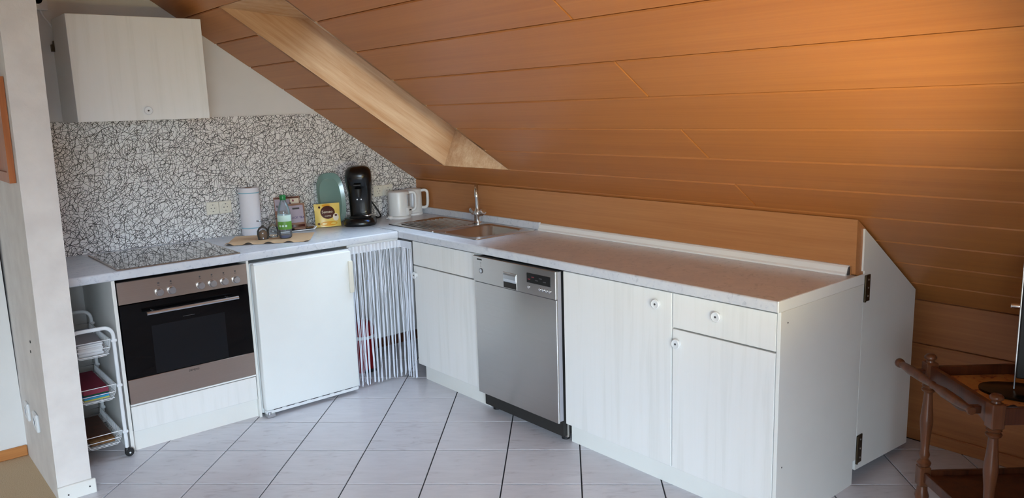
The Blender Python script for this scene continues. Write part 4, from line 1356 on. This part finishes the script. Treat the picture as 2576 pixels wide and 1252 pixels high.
bx_('tray_rail', 'dark_wood', .020, LX - .020, LY - .008, LY + .008, .552, .612)
bx_('tray_rail', 'dark_wood', -.008, .008, .020, LY - .020, .552, .606)
bx_('tray_rail', 'dark_wood', LX - .008, LX + .008, .020, LY - .020, .552, .606)
# shaped end rail below the handle
poly = [(.02, .612), (LX - .02, .612), (LX - .02, .540), (LX - .07, .556)]
poly += [(LX - .10 - k * .018, .556 - .028 * math.sin(math.pi * k / 10)) for k in range(11)]
poly += [(.07, .556), (.02, .540)]
pp = [TM @ Vector((a, yy, b)) for yy in (-.008, .008) for a, b in poly]
n = len(poly)
MB().add(pp, [tuple(range(n)), tuple(range(2 * n - 1, n - 1, -1))] + [((i + 1) % n, i, n + i, n + (i + 1) % n) for i in range(n)]).build('end_rail', 'dark_wood', tt)
hp = [(-.115, .012), (-.110, .017), (-.098, .016), (-.092, .010), (-.085, .012), (-.02, .0165), (.05, .015), (.11, .010), (.120, .013), (.13, .010), (.19, .0165), (.27, .016), (.335, .011), (.342, .014), (.348, .012)]
MB(TM).lathe([(r, h) for h, r in hp], (0, -.052, .584), (1, 0, 0), 16).build('handle', 'mid_wood', tt)
for x in (0.0, .33):
    bx_('handle_bracket', 'dark_wood', x - .010, x + .010, -.058, -.018, .572, .596)
lower = MB(TM).box(.012, LX - .012, .012, LY - .012, .196, .206).build('lower_shelf', 'dark_wood', tt)
bx_('shelf_rail', 'dark_wood', .018, LX - .018, -.007, .007, .186, .222)
bx_('shelf_rail', 'dark_wood', .018, LX - .018, LY - .007, LY + .007, .186, .222)
bx_('shelf_rail', 'dark_wood', -.007, .007, .018, LY - .018, .186, .222)
bx_('shelf_rail', 'dark_wood', LX - .007, LX + .007, .018, LY - .018, .186, .222)

# ---- television on the trolley
tvc = Vector((-.139, -3.558, .5745))
tva = math.atan2(-.90, .30) 
tv = thing('television', 'black flat television on a glass foot on the tea trolley', 'television', tuple(tvc), tva)
VM = WORLD[tv.name]
mb = MB(VM)
loft(mb, [ov_(.03, 0, .145, .085, .0005, .9), ov_(.03, 0, .145, .085, .008, .9), ov_(.03, 0, .14, .08, .010, .9)], True, True)
mb.build('foot', 'black_gloss', tv)
MB(VM).box(.03, .11, -.012, .012, .010, .06, bev=.004).build('neck', 'black_gloss', tv)
MB(VM).box(-.015, .43, -.014, .014, .052, .452, bev=.004).build('screen_housing', 'black', tv)
MB(VM).box(.005, .415, -.0155, -.0135, .065, .437).build('screen', 'black', tv)
MB(VM).box(-.019, -.0145, -.006, .006, .014, .452, bev=.001).build('edge_trim', 'alu', tv)
MB(VM).lathe([(.008, 0), (.008, .022), (.006, .024), (0, .024)], (-.02, 0, .285), (-1, 0, 0), 14).build('side_bolt', 'chrome', tv)
MB().tube([TM @ Vector(p) for p in ((.348, .055, .5860), (.342, .075, .5868), (.335, .100, .5808), (.34, .13, .5790), (.345, .18, .5786), (.335, .24, .5786))], [.011, .012, .006, .0042, .004, .004], 8).build('power_cord', 'rubber', tv)

# ---- reading lamp to the right of the picture: the warm light on the slope
lm = thing('floor_lamp', 'slim floor lamp shining warm light up the wooden slope', 'lamp', (-1.52, -4.22, 0))
LMX, LMY = -1.52, -4.22
MB().lathe([(.13, 0), (.13, .015), (.02, .03)], (LMX, LMY, 0), (0, 0, 1), 28).build('base', 'black', lm)
MB().tube([(LMX, LMY, .02), (LMX, LMY, .90)], .010, 10).build('pole', 'alu', lm)
tgt = Vector((-.84, -2.68, 1.60))
hd0 = Vector((LMX, LMY, .93))
ld = (tgt - hd0).normalized()
MB().lathe([(.02, -.05), (.035, -.045), (.050, .02), (.075, .09), (.073, .09), (.048, .02), (.03, -.035)], hd0, ld, 24).build('reflector', 'alu', lm)
MB().lathe([(.012, -.03), (.020, 0), (.022, .02), (.014, .04), (0, .046)], hd0, ld, 16).build('bulb', lamp_glow(), lm)
sl = bpy.data.lights.new('lamp_light', 'SPOT')
sl.energy = 82
sl.color = (1.0, .82, .34)
sl.spot_size = math.radians(80)
sl.spot_blend = 1.0
sl.shadow_soft_size = .05
so_ = bpy.data.objects.new('lamp_light', sl)
COL.objects.link(so_)
so_.location = hd0 + ld * .10
so_.rotation_euler = ld.to_track_quat('-Z', 'Y').to_euler()

# ---- box with doors added out of view to keep daylight off the trolley corner
cbd = thing('light_blocker', 'wooden box with doors, added unseen right of the camera to block daylight', 'light_blocker', (-1.30, -4.75, 0))
bx('carcass', 'kneewood', cbd, -1.95, -.86, -5.0, -4.50, .06, 1.45, bev=.004)
bx('plinth', 'dark_wood', cbd, -1.93, -.88, -4.98, -4.52, 0, .06)
for x0, x1, kx in ((-1.945, -1.408, -1.44), (-1.402, -.865, -1.37)):
    dd_ = bx('door', 'kneewood', cbd, x0, x1, -4.50, -4.482, .08, 1.44, bev=.002)
    MB().lathe([(.008, 0), (.015, .012), (.012, .02), (0, .021)], (kx, -4.482, .8), (0, 1, 0), 14).build('knob', 'brass_dark', dd_)
